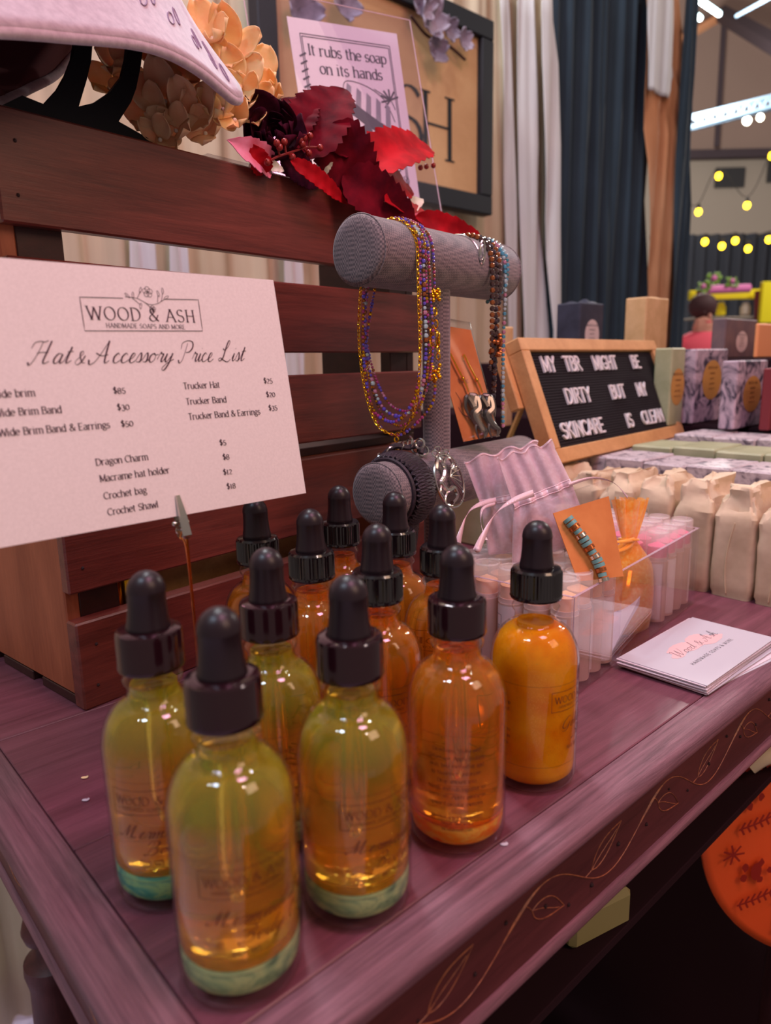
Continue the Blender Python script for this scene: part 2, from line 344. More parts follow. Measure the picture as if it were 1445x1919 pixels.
    def mesh(s, name, mats, smooth, off):
        me = bpy.data.meshes.new(name)
        V = [((x-off[0])*S, (y-off[1])*S, (z-off[2])*S) for x, y, z in s.v]
        me.from_pydata(V, [], s.f)
        for mm in (mats if isinstance(mats, (list, tuple)) else [mats]): me.materials.append(MATS[mm])
        if max(s.mi, default=0): me.polygons.foreach_set('material_index', s.mi)
        if smooth:
            me.polygons.foreach_set('use_smooth', [True]*len(me.polygons))
            if smooth != 'all':
                try: me.set_sharp_from_angle(angle=R_(smooth if smooth is not True else 40))
                except Exception: pass
        me.update(); return me
    def obj(s, name, mats, parent=None, smooth=True, local=False, off=None, kind=None, label=None):
        """verts are world mm unless local; parent's origin is taken off so that parts sit in the parent's frame"""
        if off is None: off = (0, 0, 0) if local else (ORG.get(parent.name, (0, 0, 0)) if parent else (0, 0, 0))
        o = bpy.data.objects.new(name, s.mesh(name, mats, smooth, off)); COL.objects.link(o)
        if parent: o.parent = parent; ORG[o.name] = off
        else: ORG[o.name] = off; o.location = W(off)
        if kind: o['kind'] = kind
        if label: o['label'] = label
        return o
ORG = {}
def tag(o, label, cat, group=None):
    o['label'] = label; o['category'] = cat
    if group: o['group'] = group
    return o
def thing(name, label, cat, p=(0, 0, 0), group=None, rz=0):
    o = bpy.data.objects.new(name, None); COL.objects.link(o); o.location = W(p); o.rotation_euler = (0, 0, rz); o.empty_display_size = .01
    ORG[o.name] = tuple(p); return tag(o, label, cat, group)
def copytree(o, parent=None):
    c = o.copy(); COL.objects.link(c); c.parent = parent; ORG[c.name] = ORG.get(o.name, (0, 0, 0))
    for ch in list(o.children): copytree(ch, c)
    return c
def cr(pts, n=8, closed=False):
    P = [np.asarray(p, float) for p in pts]; m = len(P); out = []
    for i in range(m if closed else m-1):
        g = lambda k: P[k % m] if closed else P[min(max(k, 0), m-1)]
        p0, p1, p2, p3 = g(i-1), g(i), g(i+1), g(i+2)
        for k in range(n):
            t = k/n; out.append(.5*((2*p1)+(-p0+p2)*t+(2*p0-5*p1+4*p2-p3)*t*t+(-p0+3*p1-3*p2+p3)*t**3))
    if not closed: out.append(P[-1])
    return out
def resample(P, step):
    P = np.array(P); d = np.r_[0, np.cumsum(np.linalg.norm(np.diff(P, axis=0), axis=1))]; n = max(2, int(d[-1]/step))
    t = np.linspace(0, d[-1], n); return np.stack([np.interp(t, d, P[:, k]) for k in range(3)], 1)
def lab(g, pts, closed=False): return g

# ---------------------------------------------------------------- lettering (own stroke font)
def A_(cx, cy, rx, ry, a0, a1, n=10): return [(cx+rx*math.cos(R_(a0+(a1-a0)*i/n)), cy+ry*math.sin(R_(a0+(a1-a0)*i/n))) for i in range(n+1)]
def L_(*c): return [(c[i], c[i+1]) for i in range(0, len(c), 2)]
FT = {
'A': (6, [L_(.3,0,3,7), L_(3,7,5.7,0), L_(1.3,2.5,4.7,2.5)]), 'B': (5, [L_(.8,0,.8,7), L_(.8,7,2.6,7)+A_(2.6,5.4,1.6,1.6,90,-90)+L_(2.6,3.8,.8,3.8), L_(2.6,3.8,2.8,3.8)+A_(2.8,1.9,1.9,1.9,90,-90)+L_(.8,0)]),
'C': (5.6, [A_(3.1,3.5,2.8,3.5,45,315)]), 'D': (6, [L_(.8,0,.8,7), L_(.8,7,2.2,7)+A_(2.2,3.5,3.2,3.5,90,-90)+L_(.8,0)]), 'E': (5, [L_(.8,0,.8,7), L_(.8,7,4.4,7), L_(.8,3.6,3.8,3.6), L_(.8,0,4.5,0)]),
'G': (6, [A_(3.1,3.5,2.8,3.5,45,330), L_(5.4,3,5.4,.8), L_(3.6,3,5.4,3)]), 'H': (6, [L_(.9,0,.9,7), L_(5.1,0,5.1,7), L_(.9,3.6,5.1,3.6)]), 'I': (2, [L_(1,0,1,7)]), 'K': (5.6, [L_(.8,0,.8,7), L_(.8,3,4.8,7), L_(2,4.2,5.2,0)]),
'L': (4.8, [L_(.8,0,.8,7), L_(.8,0,4.4,0)]), 'M': (7, [L_(.9,0,1,7), L_(1,7,3.5,.6), L_(3.5,.6,6,7), L_(6,7,6.1,0)]), 'N': (6.2, [L_(.9,0,.9,7), L_(.9,7,5.3,0), L_(5.3,0,5.3,7)]), 'O': (6.6, [A_(3.3,3.5,2.9,3.5,0,360,18)]),
'P': (5, [L_(.8,0,.8,7), L_(.8,7,2.6,7)+A_(2.6,5.2,1.8,1.8,90,-90)+L_(.8,3.4)]), 'R': (5.4, [L_(.8,0,.8,7), L_(.8,7,2.6,7)+A_(2.6,5.3,1.7,1.7,90,-90)+L_(.8,3.6), L_(2.4,3.6,5,0)]),
'S': (4.8, [A_(2.4,5.3,1.8,1.7,30,250,9)+A_(2.4,1.8,1.9,1.8,80,-160,10)]), 'T': (5.4, [L_(2.7,0,2.7,7), L_(.3,7,5.1,7)]), 'U': (6, [L_(.9,7,.9,2.2)+A_(3,2.2,2.1,2.2,180,360)+L_(5.1,7)]),
'W': (8, [L_(.2,7,2.1,0), L_(2.1,0,4,6.6), L_(4,6.6,5.9,0), L_(5.9,0,7.8,7)]), 'Y': (5.4, [L_(.3,7,2.7,3.4), L_(5.1,7,2.7,3.4), L_(2.7,3.4,2.7,0)]),
'&': (6.4, [L_(6,3.6,4.4,.6)+A_(2.6,1.8,1.9,1.8,-40,-200,8)+L_(3.4,4.6)+A_(2.7,5.6,1.1,1.4,-20,180,8)+L_(1.6,5,5.9,0)]),
'a': (4.4, [A_(2,4,1.5,1,160,0,6)+L_(3.5,.5,4.2,.1), A_(2.0,1.4,1.5,1.4,60,340,10)+L_(3.5,1)]), 'b': (4.8, [L_(.8,0,.8,7.2), A_(2.5,2.5,1.8,2.5,180,-180,14)]), 'c': (4, [A_(2.3,2.5,1.9,2.5,45,320)]),
'd': (4.8, [L_(4,0,4,7.2), A_(2.3,2.5,1.8,2.5,0,360,14)]), 'e': (4.3, [L_(.5,2.7,3.9,2.7)+A_(2.2,2.5,1.8,2.5,5,320,12)]), 'f': (3, [L_(1.3,0,1.3,5.6)+A_(2.4,5.6,1.1,1.6,180,60,5), L_(.3,5,2.6,5)]),
'g': (4.6, [A_(2.1,3.4,1.5,1.6,0,360,12), A_(2.2,-.8,1.8,1.3,0,360,12), L_(1,1.9,1.3,.8,3.6,.3), L_(3.2,4.6,4.4,5)]), 'h': (5, [L_(.8,0,.8,7.2), A_(2.5,3.2,1.6,1.8,170,0,7)+L_(4.1,0)]), 'i': (2.2, [L_(1.1,0,1.1,5), L_(1.1,6.6,1.1,7)]),
'k': (4.8, [L_(.8,0,.8,7.2), L_(.8,2,3.8,5), L_(1.8,3,4.4,0)]), 'l': (2.2, [L_(1.1,0,1.1,7.2)]), 'm': (7.4, [L_(.8,0,.8,5), A_(2.2,3.4,1.5,1.6,170,0,6)+L_(3.7,0), A_(5.1,3.4,1.5,1.6,170,0,6)+L_(6.6,0)]),
'n': (5, [L_(.8,0,.8,5), A_(2.5,3.2,1.6,1.8,170,0,7)+L_(4.1,0)]), 'o': (4.6, [A_(2.3,2.5,1.9,2.5,0,360,14)]), 'p': (4.8, [L_(.8,-2.2,.8,5), A_(2.5,2.5,1.8,2.5,180,-180,14)]), 'q': (4.8, [L_(4,-2.2,4,5), A_(2.3,2.5,1.8,2.5,0,360,14)]), 'r': (3.6, [L_(.8,0,.8,5), A_(2.4,3.4,1.4,1.5,160,50,5)]),
's': (3.6, [A_(1.8,3.7,1.3,1.3,30,250,8)+A_(1.8,1.3,1.4,1.3,80,-160,9)]), 't': (3, [L_(1.2,6.4,1.2,1)+A_(2.1,1,.9,1,180,290,5), L_(.2,5,2.6,5)]), 'u': (5, [L_(.8,5,.8,1.8)+A_(2.4,1.8,1.6,1.8,180,350,7), L_(4,5,4,0)]),
'v': (4.6, [L_(.3,5,2.3,0), L_(2.3,0,4.3,5)]), 'w': (6.6, [L_(.3,5,1.8,0), L_(1.8,0,3.3,4.8), L_(3.3,4.8,4.8,0), L_(4.8,0,6.3,5)]), 'x': (4.6, [L_(.4,5,4.2,0), L_(4.2,5,.4,0)]), 'y': (4.6, [L_(.3,5,2.4,.2), L_(4.3,5,2.1,-1,.8,-2.1)]), 'z': (4, [L_(.5,5,3.6,5,.5,0,3.7,0)]),
'$': (4.4, [A_(2.2,4.9,1.5,1.4,30,250,8)+A_(2.2,2,1.6,1.6,80,-160,9), L_(2.2,-.6,2.2,7.4)]), '0': (4.8, [A_(2.4,2.7,1.9,2.7,0,360,14)]), '1': (3, [L_(1.5,0,1.5,5.4)]), '2': (4.4, [A_(2.1,3.9,1.6,1.5,160,-30,8)+L_(.6,0,4,0)]),
'3': (4.4, [A_(2.1,4,1.4,1.3,150,-90,8), A_(2.1,.9,1.7,1.8,90,-150,8)]), '5': (4.4, [L_(3.7,5.4,1.2,5.4,1,3)+A_(2.2,1.3,1.7,1.7,120,-150,9)]), '8': (4.6, [A_(2.3,4.2,1.5,1.5,0,360,12), A_(2.3,1.3,1.8,1.5,0,360,12)]),
'9': (4.6, [A_(2.3,3.6,1.7,1.8,0,360,12), L_(4,3.4,3.2,.6,1.2,-1)]), '.': (1.8, [L_(.8,0,.8,.5)]), ',': (1.8, [L_(.9,.4,.5,-1)]), ':': (1.8, [L_(.8,0,.8,.5), L_(.8,3.4,.8,3.9)]), '-': (3, [L_(.5,2.5,2.5,2.5)]), '+': (4, [L_(.5,3,3.5,3), L_(2,1.5,2,4.5)])}
# cursive set: flowing strokes, drawn upright here and slanted when set
FC = {
'H': (10, [[(0,.6),(.6,-.4),(2,1),(3.4,4),(4.4,7.6)], [(.2,5.2),(1,7),(3,7.6),(5,7.4),(6.4,7.9)], [(7.8,7.8),(6.8,4),(6,1),(6.6,.1),(8.4,.8)], [(2.8,3.6),(5,3.9),(7.4,3.8)]]),
'A': (9, [[(-1.2,1.2),(-.6,-.5),(1.6,.6),(4,4.4),(5.8,8)], [(5.8,8),(5.6,4),(5.6,.8),(6.2,0),(7.6,.9)], [(1.2,3.6),(3.8,2.6),(6.6,3)]]),
'P': (7.4, [[(-.4,.8),(.4,-.4),(1.8,.6),(2.8,4),(3.4,7.2)], [(.2,5),(.4,7.2),(3,8.2),(6,7.8),(6.8,5.8),(5.4,4),(3.2,3.6)]]),
'L': (7.4, [[(1,5.2),(2.4,4.6),(4.2,6.2),(4.8,8),(3.8,8.2),(2.8,5.4),(1.8,1.4),(0,.2),(-.8,.8),(.4,1.4),(2.6,.4),(5,-.2),(6.8,.8)]]),
'M': (10.4, [[(-1,1),(-.4,-.3),(1,1),(2.6,4.6),(3.6,7.4)], [(3.6,7.4),(3.4,3.6),(3.2,.4)], [(3.2,.4),(4.8,4),(6.8,7.4)], [(6.8,7.4),(6.4,3.6),(6.2,.8),(7,0),(8.8,1)]]),
'B': (8, [[(0,.8),(.6,-.3),(1.8,.6),(2.8,4),(3.4,7.4)], [(.4,5.4),(1.4,7.6),(4.4,8),(6.2,6.6),(5,4.6),(3,4.1),(5.4,3.8),(6.2,1.8),(4,0),(1.8,.4)]]),
'O': (8, [[(4,7.6),(1.6,6.2),(.4,3),(1.4,.4),(3.8,.2),(6.2,2.6),(6.8,5.6),(5.2,7.6),(3,7),(3.2,5.4),(5,5.2)]]),
'G': (8, [[(6.4,6.4),(5.2,7.8),(2.6,7),(.6,4),(1,1),(3.4,.2),(5.6,2),(6.2,3.6),(5.6,0),(4,-1.8),(1.6,-1.4)]]),
'S': (7.4, [[(-.6,1.2),(1.6,0),(4.2,1.2),(4,3.4),(2.6,4.8),(2.4,6.8),(4.2,8),(5.6,7),(4.8,5.6)]]),
'W': (10, [[(0,6.6),(1.2,7.6),(1.8,5.6),(1.6,1.4),(2,0)], [(2,0),(4.2,3.4),(5.4,7)], [(5.4,7),(5.2,3),(5.4,0)], [(5.4,0),(8,3.6),(9.4,7.8)]]),
'&': (6, [[(5,3.4),(3.4,.6),(1.4,-.6),(0,.6),(1.6,2.4),(3.6,4.2),(3.2,5.4),(2,4.6),(2.4,2.6),(4,.4),(5.6,.2)]]),
'a': (4.6, [[(3.4,3.2),(1.8,3.4),(.4,1.6),(.8,.1),(2.4,.8),(3.6,3.2)], [(3.6,3.2),(3,1),(3.4,.1),(5,1.1)]]), 'c': (3.6, [[(2.8,2.8),(2,3.5),(.6,2.2),(.6,.5),(1.8,0),(4,1.2)]]),
'd': (5, [[(3.4,3.2),(1.8,3.4),(.4,1.6),(.8,.1),(2.4,.8),(4,3.6),(5,7.6)], [(5,7.6),(3.6,2.4),(3.4,.2),(5.2,1.1)]]), 'e': (3.4, [[(.2,1.1),(1.8,1.8),(2.6,3),(1.8,3.5),(.8,2),(.8,.4),(2,0),(3.8,1.1)]]),
'i': (2.4, [[(.2,1.1),(1.4,3.3),(.8,1),(1.2,.1),(2.8,1.1)], [(1.8,5),(1.9,5.3)]]), 'l': (2.8, [[(.2,1.1),(2.2,4),(2.6,7),(1.8,7.2),(1,3.4),(1,.4),(2,.1),(3.2,1.1)]]),
'm': (7, [[(0,2.6),(1,3.4),(.6,0)], [(.7,.8),(2.4,3.2),(3,3),(2.4,0)], [(2.6,.8),(4.4,3.2),(5,3),(4.6,.6),(5.2,.1),(7,1.1)]]), 'n': (5, [[(0,2.6),(1,3.4),(.6,0)], [(.7,.8),(2.4,3.2),(3,3),(2.6,.6),(3.2,.1),(5,1.1)]]),
'o': (4, [[(2.2,3.4),(.8,2.6),(.4,1),(1.4,0),(2.8,1),(3,2.6),(2.2,3.4),(3,2.8),(4.4,3)]]), 'r': (3.4, [[(.2,1.1),(1.4,3.8),(1.8,3.2),(2.8,3.1),(2.2,1),(2.6,.1),(3.8,1.1)]]),
's': (3, [[(.2,1.1),(1.8,3.7),(2.4,1.6),(1.8,.2),(.4,.4)], [(1.8,.2),(3.2,1.1)]]), 't': (2.8, [[(.2,1.1),(2.4,5.8)], [(2.4,5.8),(1.2,1.4),(1.4,.1),(3.2,1.1)], [(.8,4),(3.4,4.2)]]),
'y': (4.6, [[(.2,1.1),(1.2,3.3),(.8,1),(1.6,.1),(3.4,2.4),(3.9,3.4)], [(3.9,3.4),(2.8,-.6),(1.2,-3),(0,-2.4),(2,-.4),(5,1.1)]]), 'h': (4.8, [[(.2,1.1),(2.2,4),(2.6,7),(1.8,7.2),(.8,3.4),(.4,0)], [(.6,1),(2.2,3.2),(3,3),(2.6,.6),(3.2,.1),(5,1.1)]])}
def text(g, s, x, y, h, mp, font='serif', thick=.95, thin=.38, track=1.0, slant=0., center=False, z=.05, deep=0):
    """h is cap height in mm; mp(x, y, z) -> world point; returns the advance"""
    F = FC if font == 'script' else FT; k = h/7
    adv = lambda ch: (F[ch][0]*track+(0 if font == 'script' else .55)) if ch in F else (3.2*track)
    tot = sum(adv(c) for c in s)*k
    if center: x -= tot/2
    if font == 'script': slant = slant or .42
    for ch in s:
        if ch in F:
            for st in F[ch][1]:
                P = [(q[0], q[1]) for q in st]
                if font == 'script' and len(P) > 2: P = [tuple(q[:2]) for q in cr([(a, b, 0) for a, b in P], 5)]
                elif len(P) == 2 and deep == 0: P = [P[0], ((P[0][0]+P[1][0])/2, (P[0][1]+P[1][1])/2), P[1]]
                stroke(g, P, x, y, k, mp, slant, thick, thin, font, z, deep)
                if font == 'serif' and len(st) >= 2:
                    for e, f in ((st[0], st[1]), (st[-1], st[-2])):
                        if abs(e[1]-f[1]) > 1.3*abs(e[0]-f[0]) and (e[1] <= .01 or e[1] >= 4.9) and abs(e[1]-f[1]) > 1 and ch not in 'OSCGeactuo&$0389.,:':
                            w = .85 if (e[1] < .1 or e[1] == 7) else .45
                            stroke(g, [(e[0]-.85, e[1]), (e[0]+(w if w > .5 else .1), e[1])], x, y, k, mp, slant, thin, thin, font, z, 0)
        x += adv(ch)*k
    return x
def stroke(g, P, x, y, k, mp, slant, thick, thin, font, z, deep):
    L = []; Rr = []; n = len(P)
    nib = R_(38) if font == 'script' else R_(14)
    for i in range(n):
        a = P[max(i-1, 0)]; b = P[min(i+1, n-1)]; dx, dy = b[0]-a[0]+slant*(b[1]-a[1]), b[1]-a[1]; l = math.hypot(dx, dy) or 1
        if font == 'sans': w = thick/2
        else:
            s_ = abs(math.sin(math.atan2(dy, dx)-nib)); w = (thin+(thick-thin)*s_**1.5)/2
            if font == 'script': w = (thin+(thick-thin)*max(0, -dy/l if P[0][1] > P[-1][1] or True else 0)**1.2)/2
        px, py = P[i][0]+slant*P[i][1], P[i][1]; nx, ny = -dy/l*w, dx/l*w
        ex = ey = 0
        if font == 'sans' and i in (0, n-1): sg = -1 if i == 0 else 1; ex, ey = dx/l*w*.9*sg, dy/l*w*.9*sg
        L.append((px+nx+ex, py+ny+ey)); Rr.append((px-nx+ex, py-ny+ey))
    V = [mp(x+a*k, y+b*k, z) for a, b in L]+[mp(x+a*k, y+b*k, z) for a, b in Rr]
    F = [(i, n+i, n+i+1, i+1) for i in range(n-1)]
    if deep:
        V += [mp(x+a*k, y+b*k, z+deep) for a, b in L]+[mp(x+a*k, y+b*k, z+deep) for a, b in Rr]; q = 2*n
        F += [(q+i, q+i+1, q+n+i+1, q+n+i) for i in range(n-1)]+[(i, i+1, q+i+1, q+i) for i in range(n-1)]+[(n+i+1, n+i, q+n+i, q+n+i+1) for i in range(n-1)]
        F += [(0, q, q+n, n), (n-1, 2*n-1, q+2*n-1, q+n-1)]
    g.add(V, F)
def pline(g, P, mp, w, z=.05, closed=False):
    P = list(P)+([P[0]] if closed else []); n = len(P)
    V = []
    for i in range(n):
        a = P[max(i-1, 0)]; b = P[min(i+1, n-1)]; dx, dy = b[0]-a[0], b[1]-a[1]; l = math.hypot(dx, dy) or 1
        V += [mp(P[i][0]-dy/l*w/2, P[i][1]+dx/l*w/2, z), mp(P[i][0]+dy/l*w/2, P[i][1]-dx/l*w/2, z)]
    g.add(V, [(2*i, 2*i+1, 2*i+3, 2*i+2) for i in range(n-1)])
def rectline(g, x0, y0, x1, y1, mp, w):
    for a, b in (((x0, y0), (x1, y0)), ((x1, y0), (x1, y1)), ((x1, y1), (x0, y1)), ((x0, y1), (x0, y0))):
        n = 8; pline(g, [(a[0]+(b[0]-a[0])*i/n, a[1]+(b[1]-a[1])*i/n) for i in range(n+1)], mp, w)
def blob(g, cx, cy, rx, ry, mp, n=20, z=.04, jit=0.):
    V = [mp(cx, cy, z)]+[mp(cx+rx*(1+jit*random.uniform(-1, 1))*math.cos(2*PI*i/n), cy+ry*(1+jit*random.uniform(-1, 1))*math.sin(2*PI*i/n), z) for i in range(n)]
    g.add(V, [(0, 1+i, 1+(i+1) % n) for i in range(n)])
def flat(o, x, y, n=None):
    o = np.asarray(o, float); x = np.asarray(x, float); y = np.asarray(y, float); n = np.cross(x, y) if n is None else n
    return lambda a, b, c=0: tuple(o+x*a+y*b+n*c)
def vdir(yaw): a = R_(yaw); return np.array([math.sin(a), math.cos(a), 0]), np.array([math.cos(a), -math.sin(a), 0])

# ================================================================ setting
def struct(o): o['kind'] = 'structure'; return o
g = G(TM); g.box(-3000, 260, -2500, 1030, -760, -750); struct(g.obj('floor', 'floor_grey', smooth=False))
g = G(TM); g.box(-200, 2400, -1500, 640, -750, -744, 2); tag(g.obj('booth_carpet', 'cloth_black', smooth=False), 'black carpet square on the floor under the booth', 'carpet')
ZL = float(at(1400, 290, 11900)[2])
g = G(); g.box(-4000, 14000, 12000, 12200, -750, ZL); struct(g.obj('wall_back', 'hall_wall', smooth=False))
g = G(); g.box(-4000, 14000, 11900, 12000, ZL+30, 12000); struct(g.obj('wall_upper', 'hall_upper', smooth=False))
# wall details of the hall: ledge, seam, dark window openings
g = G(); g.box(-4000, 14000, 11780, 11895, ZL-60, ZL+60); struct(g.obj('trim_1', 'hall_beam', smooth=False))
for k, (u0, u1, v0, v1) in enumerate(((1340, 1396, 314, 352), (1438, 1500, 280, 342))):
    a = at(u0, v1, 11960); b = at(u1, v0, 11960); g = G()
    g.box(a[0], b[0], 11930, 12010, a[2], b[2]); struct(g.obj('window_%d' % (k+1), 'window_dark', smooth=False))
def beam(name, p, q, r, m_, label, cat, group=None, kind=None, n=6):
    g = G(); g.tube([p, q], r, n); o = g.obj(name, m_, smooth=False); tag(o, label, cat, group); return o
o = beam('roof_beam', at(1355, 28, 10500), at(1500, 112, 8000), 110, 'hall_beam', 'dark sloping steel beam under the hall roof', 'beam')
o = beam('roof_beam', at(1355, 28, 10500), at(1270, 78, 10600), 60, 'drape_tan', 'orange brown beam end meeting the dark roof beam', 'beam')
beam('downpipe', at(1357, 45, 11500), at(1343, 275, 11500), 42, 'hall_beam', 'thin dark vertical pipe on the upper hall wall', 'pipe')
# lighting truss: four chords and lacing
t = thing('lighting_truss', 'pale blue aluminium lighting truss high in the hall', 'truss', at(1295, 225, 7000))
pa, pb = at(1280, 229, 7000), at(1520, 168, 7000)
for dz in (0, 90):
    for dy in (0, 90): g = G(); g.tube([pa+[0, dy, dz-60], pb+[0, dy, dz-60]], 16, 6); g.obj('chord', 'truss_metal', t)
g = G()
for i in range(24):
    f0, f1 = i/24, (i+1)/24; z0, z1 = (0, 90) if i % 2 else (90, 0)
    for dy in (0, 90): g.tube([pa+(pb-pa)*f0+[0, dy, z0-60], pa+(pb-pa)*f1+[0, dy, z1-60]], 9, 5)
g.obj('lacing', 'truss_metal', t, kind='stuff')
for (u, v, r, lb) in ((1400, 226, 36, 'left round floodlight below the truss, the larger'), (1425, 220, 30, 'right floodlight below the truss, flatter and smaller')):
    t = thing('floodlight', lb, 'lamp', at(u, v, 7600)); c = at(u, v, 7600)
    g = G(); g.sph(c, r*1.1, 16, 9, (1, .6, 1)); g.obj('lens', 'lamp_white', t)
    g = G(); g.lathe([(r*.7, 0), (r*1.3, 14), (r*1.3, 20), (0.1, 60)], 18, (c[0], c[1]+30, c[2]+r)); g.obj('housing', 'wire_dark', t)
for (u0, v0, u1, v1, lb) in ((1302, -6, 1348, 26, 'cool tube light reaching the top of the photo'), (1290, 18, 1312, 34, 'short cool tube light beside the black drape')):
    g = G(); g.tube([at(u0, v0, 6500), at(u1, v1, 6900)], 22, 8); tag(g.obj('tube_light', 'lamp_cool'), lb, 'lamp')
g = G(); g.tube([at(1380, 30, 7000), at(1450, -8, 6500)], 14, 6); tag(g.obj('ceiling_cable', 'truss_metal'), 'pale cable rising to the top right corner', 'cable')
# dark drape at the far end of the hall, string of yellow bulbs
t = np.array([0, 0, 0])
a, b = at(1240, 700, 9000), at(1560, 700, 9000)
zt = at(1400, 438, 9000)[2]
g = G(); g.slab(lambda u, v: (a[0]+(b[0]-a[0])*u, 9000+40*math.sin(u*90), -750+(zt+750)*v), 120, 2, 10); tag(g.obj('hall_drape', 'hall_drape'), 'long charcoal pipe-and-drape curtain at the far end of the hall', 'curtain')
bulbs = [(1347, 330, 'on its own against the dark window'), (1309, 397, 'lowest beside the black drape, middle row'), (1400, 385, 'middle row, right of centre'), (1321, 453, 'lower row, leftmost'), (1353, 461, 'lower row, second'), (1378, 451, 'lower row, third'), (1402, 466, 'lower row, fourth and lowest'), (1441, 449, 'lower row, at the right edge of the photo'), (1446, 292, 'highest, at the right edge')]
for u, v, lb in bulbs:
    c = at(u, v, 4200); t = thing('string_light', 'yellow string light bulb, '+lb, 'light bulb', c, 'string lights across the hall')
    g = G(); g.sph(c, 17, 12, 8, (1, 1, 1.15)); g.obj('bulb', 'bulb_yellow', t)
    g = G(); g.lathe([(9, 0), (9, 22), (4, 26)], 10, (c[0], c[1], c[2]+16)); g.obj('socket', 'wire_dark', t)
for pts, lb in (([(1321, 449), (1353, 457), (1378, 447), (1402, 462), (1441, 445), (1500, 440)], 'thin dark wire carrying the lower row of bulbs'), ([(1285, 390), (1309, 393), (1347, 326), (1400, 381), (1446, 288)], 'thin dark wire carrying the upper bulbs')):
    g = G(); g.tube(cr([at(u, v, 4200)+[0, 0, 32] for u, v in pts], 6), 2.2, 5); tag(g.obj('bulb_wire', 'wire_dark'), lb, 'wire')
# stall across the aisle
def bx(name, m_, u0, v0, u1, v1, Y, d, lb, cat, bev=4):
    a, b = at(u0, v1, Y), at(u1, v0, Y); g = G(); g.box(a[0], b[0], Y, Y+d, a[2], b[2], bev); return tag(g.obj(name, m_, smooth=False), lb, cat)
bx('stall_counter', 'hall_drape', 1290, 640, 1560, 1100, 3600, 500, 'dark counter of the stall across the aisle', 'counter', 10)
bx('stall_banner', 'sign_yellow', 1293, 541, 1445, 562, 4000, 30, 'yellow banner strip under the pink rail of the far stall', 'banner')
bx('stall_sheet', 'sign_yellow', 1424, 526, 1500, 606, 3900, 30, 'large bright yellow sheet at the right of the far stall', 'banner')
bx('stall_shelf', 'hall_wall', 1300, 592, 1430, 598, 3950, 160, 'pale shelf under the yellow banner', 'shelf')
g = G(); g.tube([at(1326, 543, 3900), at(1405, 540, 3900)], 22, 12); tag(g.obj('pink_rail', 'booth_pink'), 'thick pink rail topping the far stall', 'rail')
for u, lb in ((1312, 'left'), (1421, 'right')):
    g = G(); g.tube([at(u, 545, 3950), at(u, 660, 3950)], 20, 8); tag(g.obj('stall_post', 'soap_red'), 'dark %s post of the far stall' % lb, 'post')
for k, (u, v, r, lb) in enumerate(((1338, 525, 26, 'above the pink rail, larger'), (1372, 530, 20, 'above the pink rail, smaller'), (1318, 540, 22, 'at the left end of the pink rail'))):
    c = at(u, v, 3880); t = thing('leafy_sprig', 'light green leafy sprig '+lb, 'plant', c)
    g = G()
    for i in range(26):
        q = c+np.array([random.uniform(-1, 1), random.uniform(-.4, .4), random.uniform(-.6, .8)])*r*1.6; g.sph(q, r*.42, 6, 4, (1, .5, .7))
    g.obj('leaves', 'booth_green', t, kind='stuff')
    g = G(); g.sph(c+np.array([-8, -20, 8]), r*.6, 10, 6); g.obj('blossom', 'booth_pink', t)
for u, v, lb in ((1350, 575, 'round yellow jar on the far stall shelf'), (1396, 580, 'grey jar on the far stall shelf')):
    c = at(u, 592, 4010); c = c+[0, 0, 41]; g = G(); g.lathe([(18, -40), (26, -32), (26, 6), (16, 18), (16, 28), (0.1, 30)], 16, c); tag(g.obj('jar', 'sign_yellow' if 'yellow' in lb else 'hall_wall'), lb, 'jar')
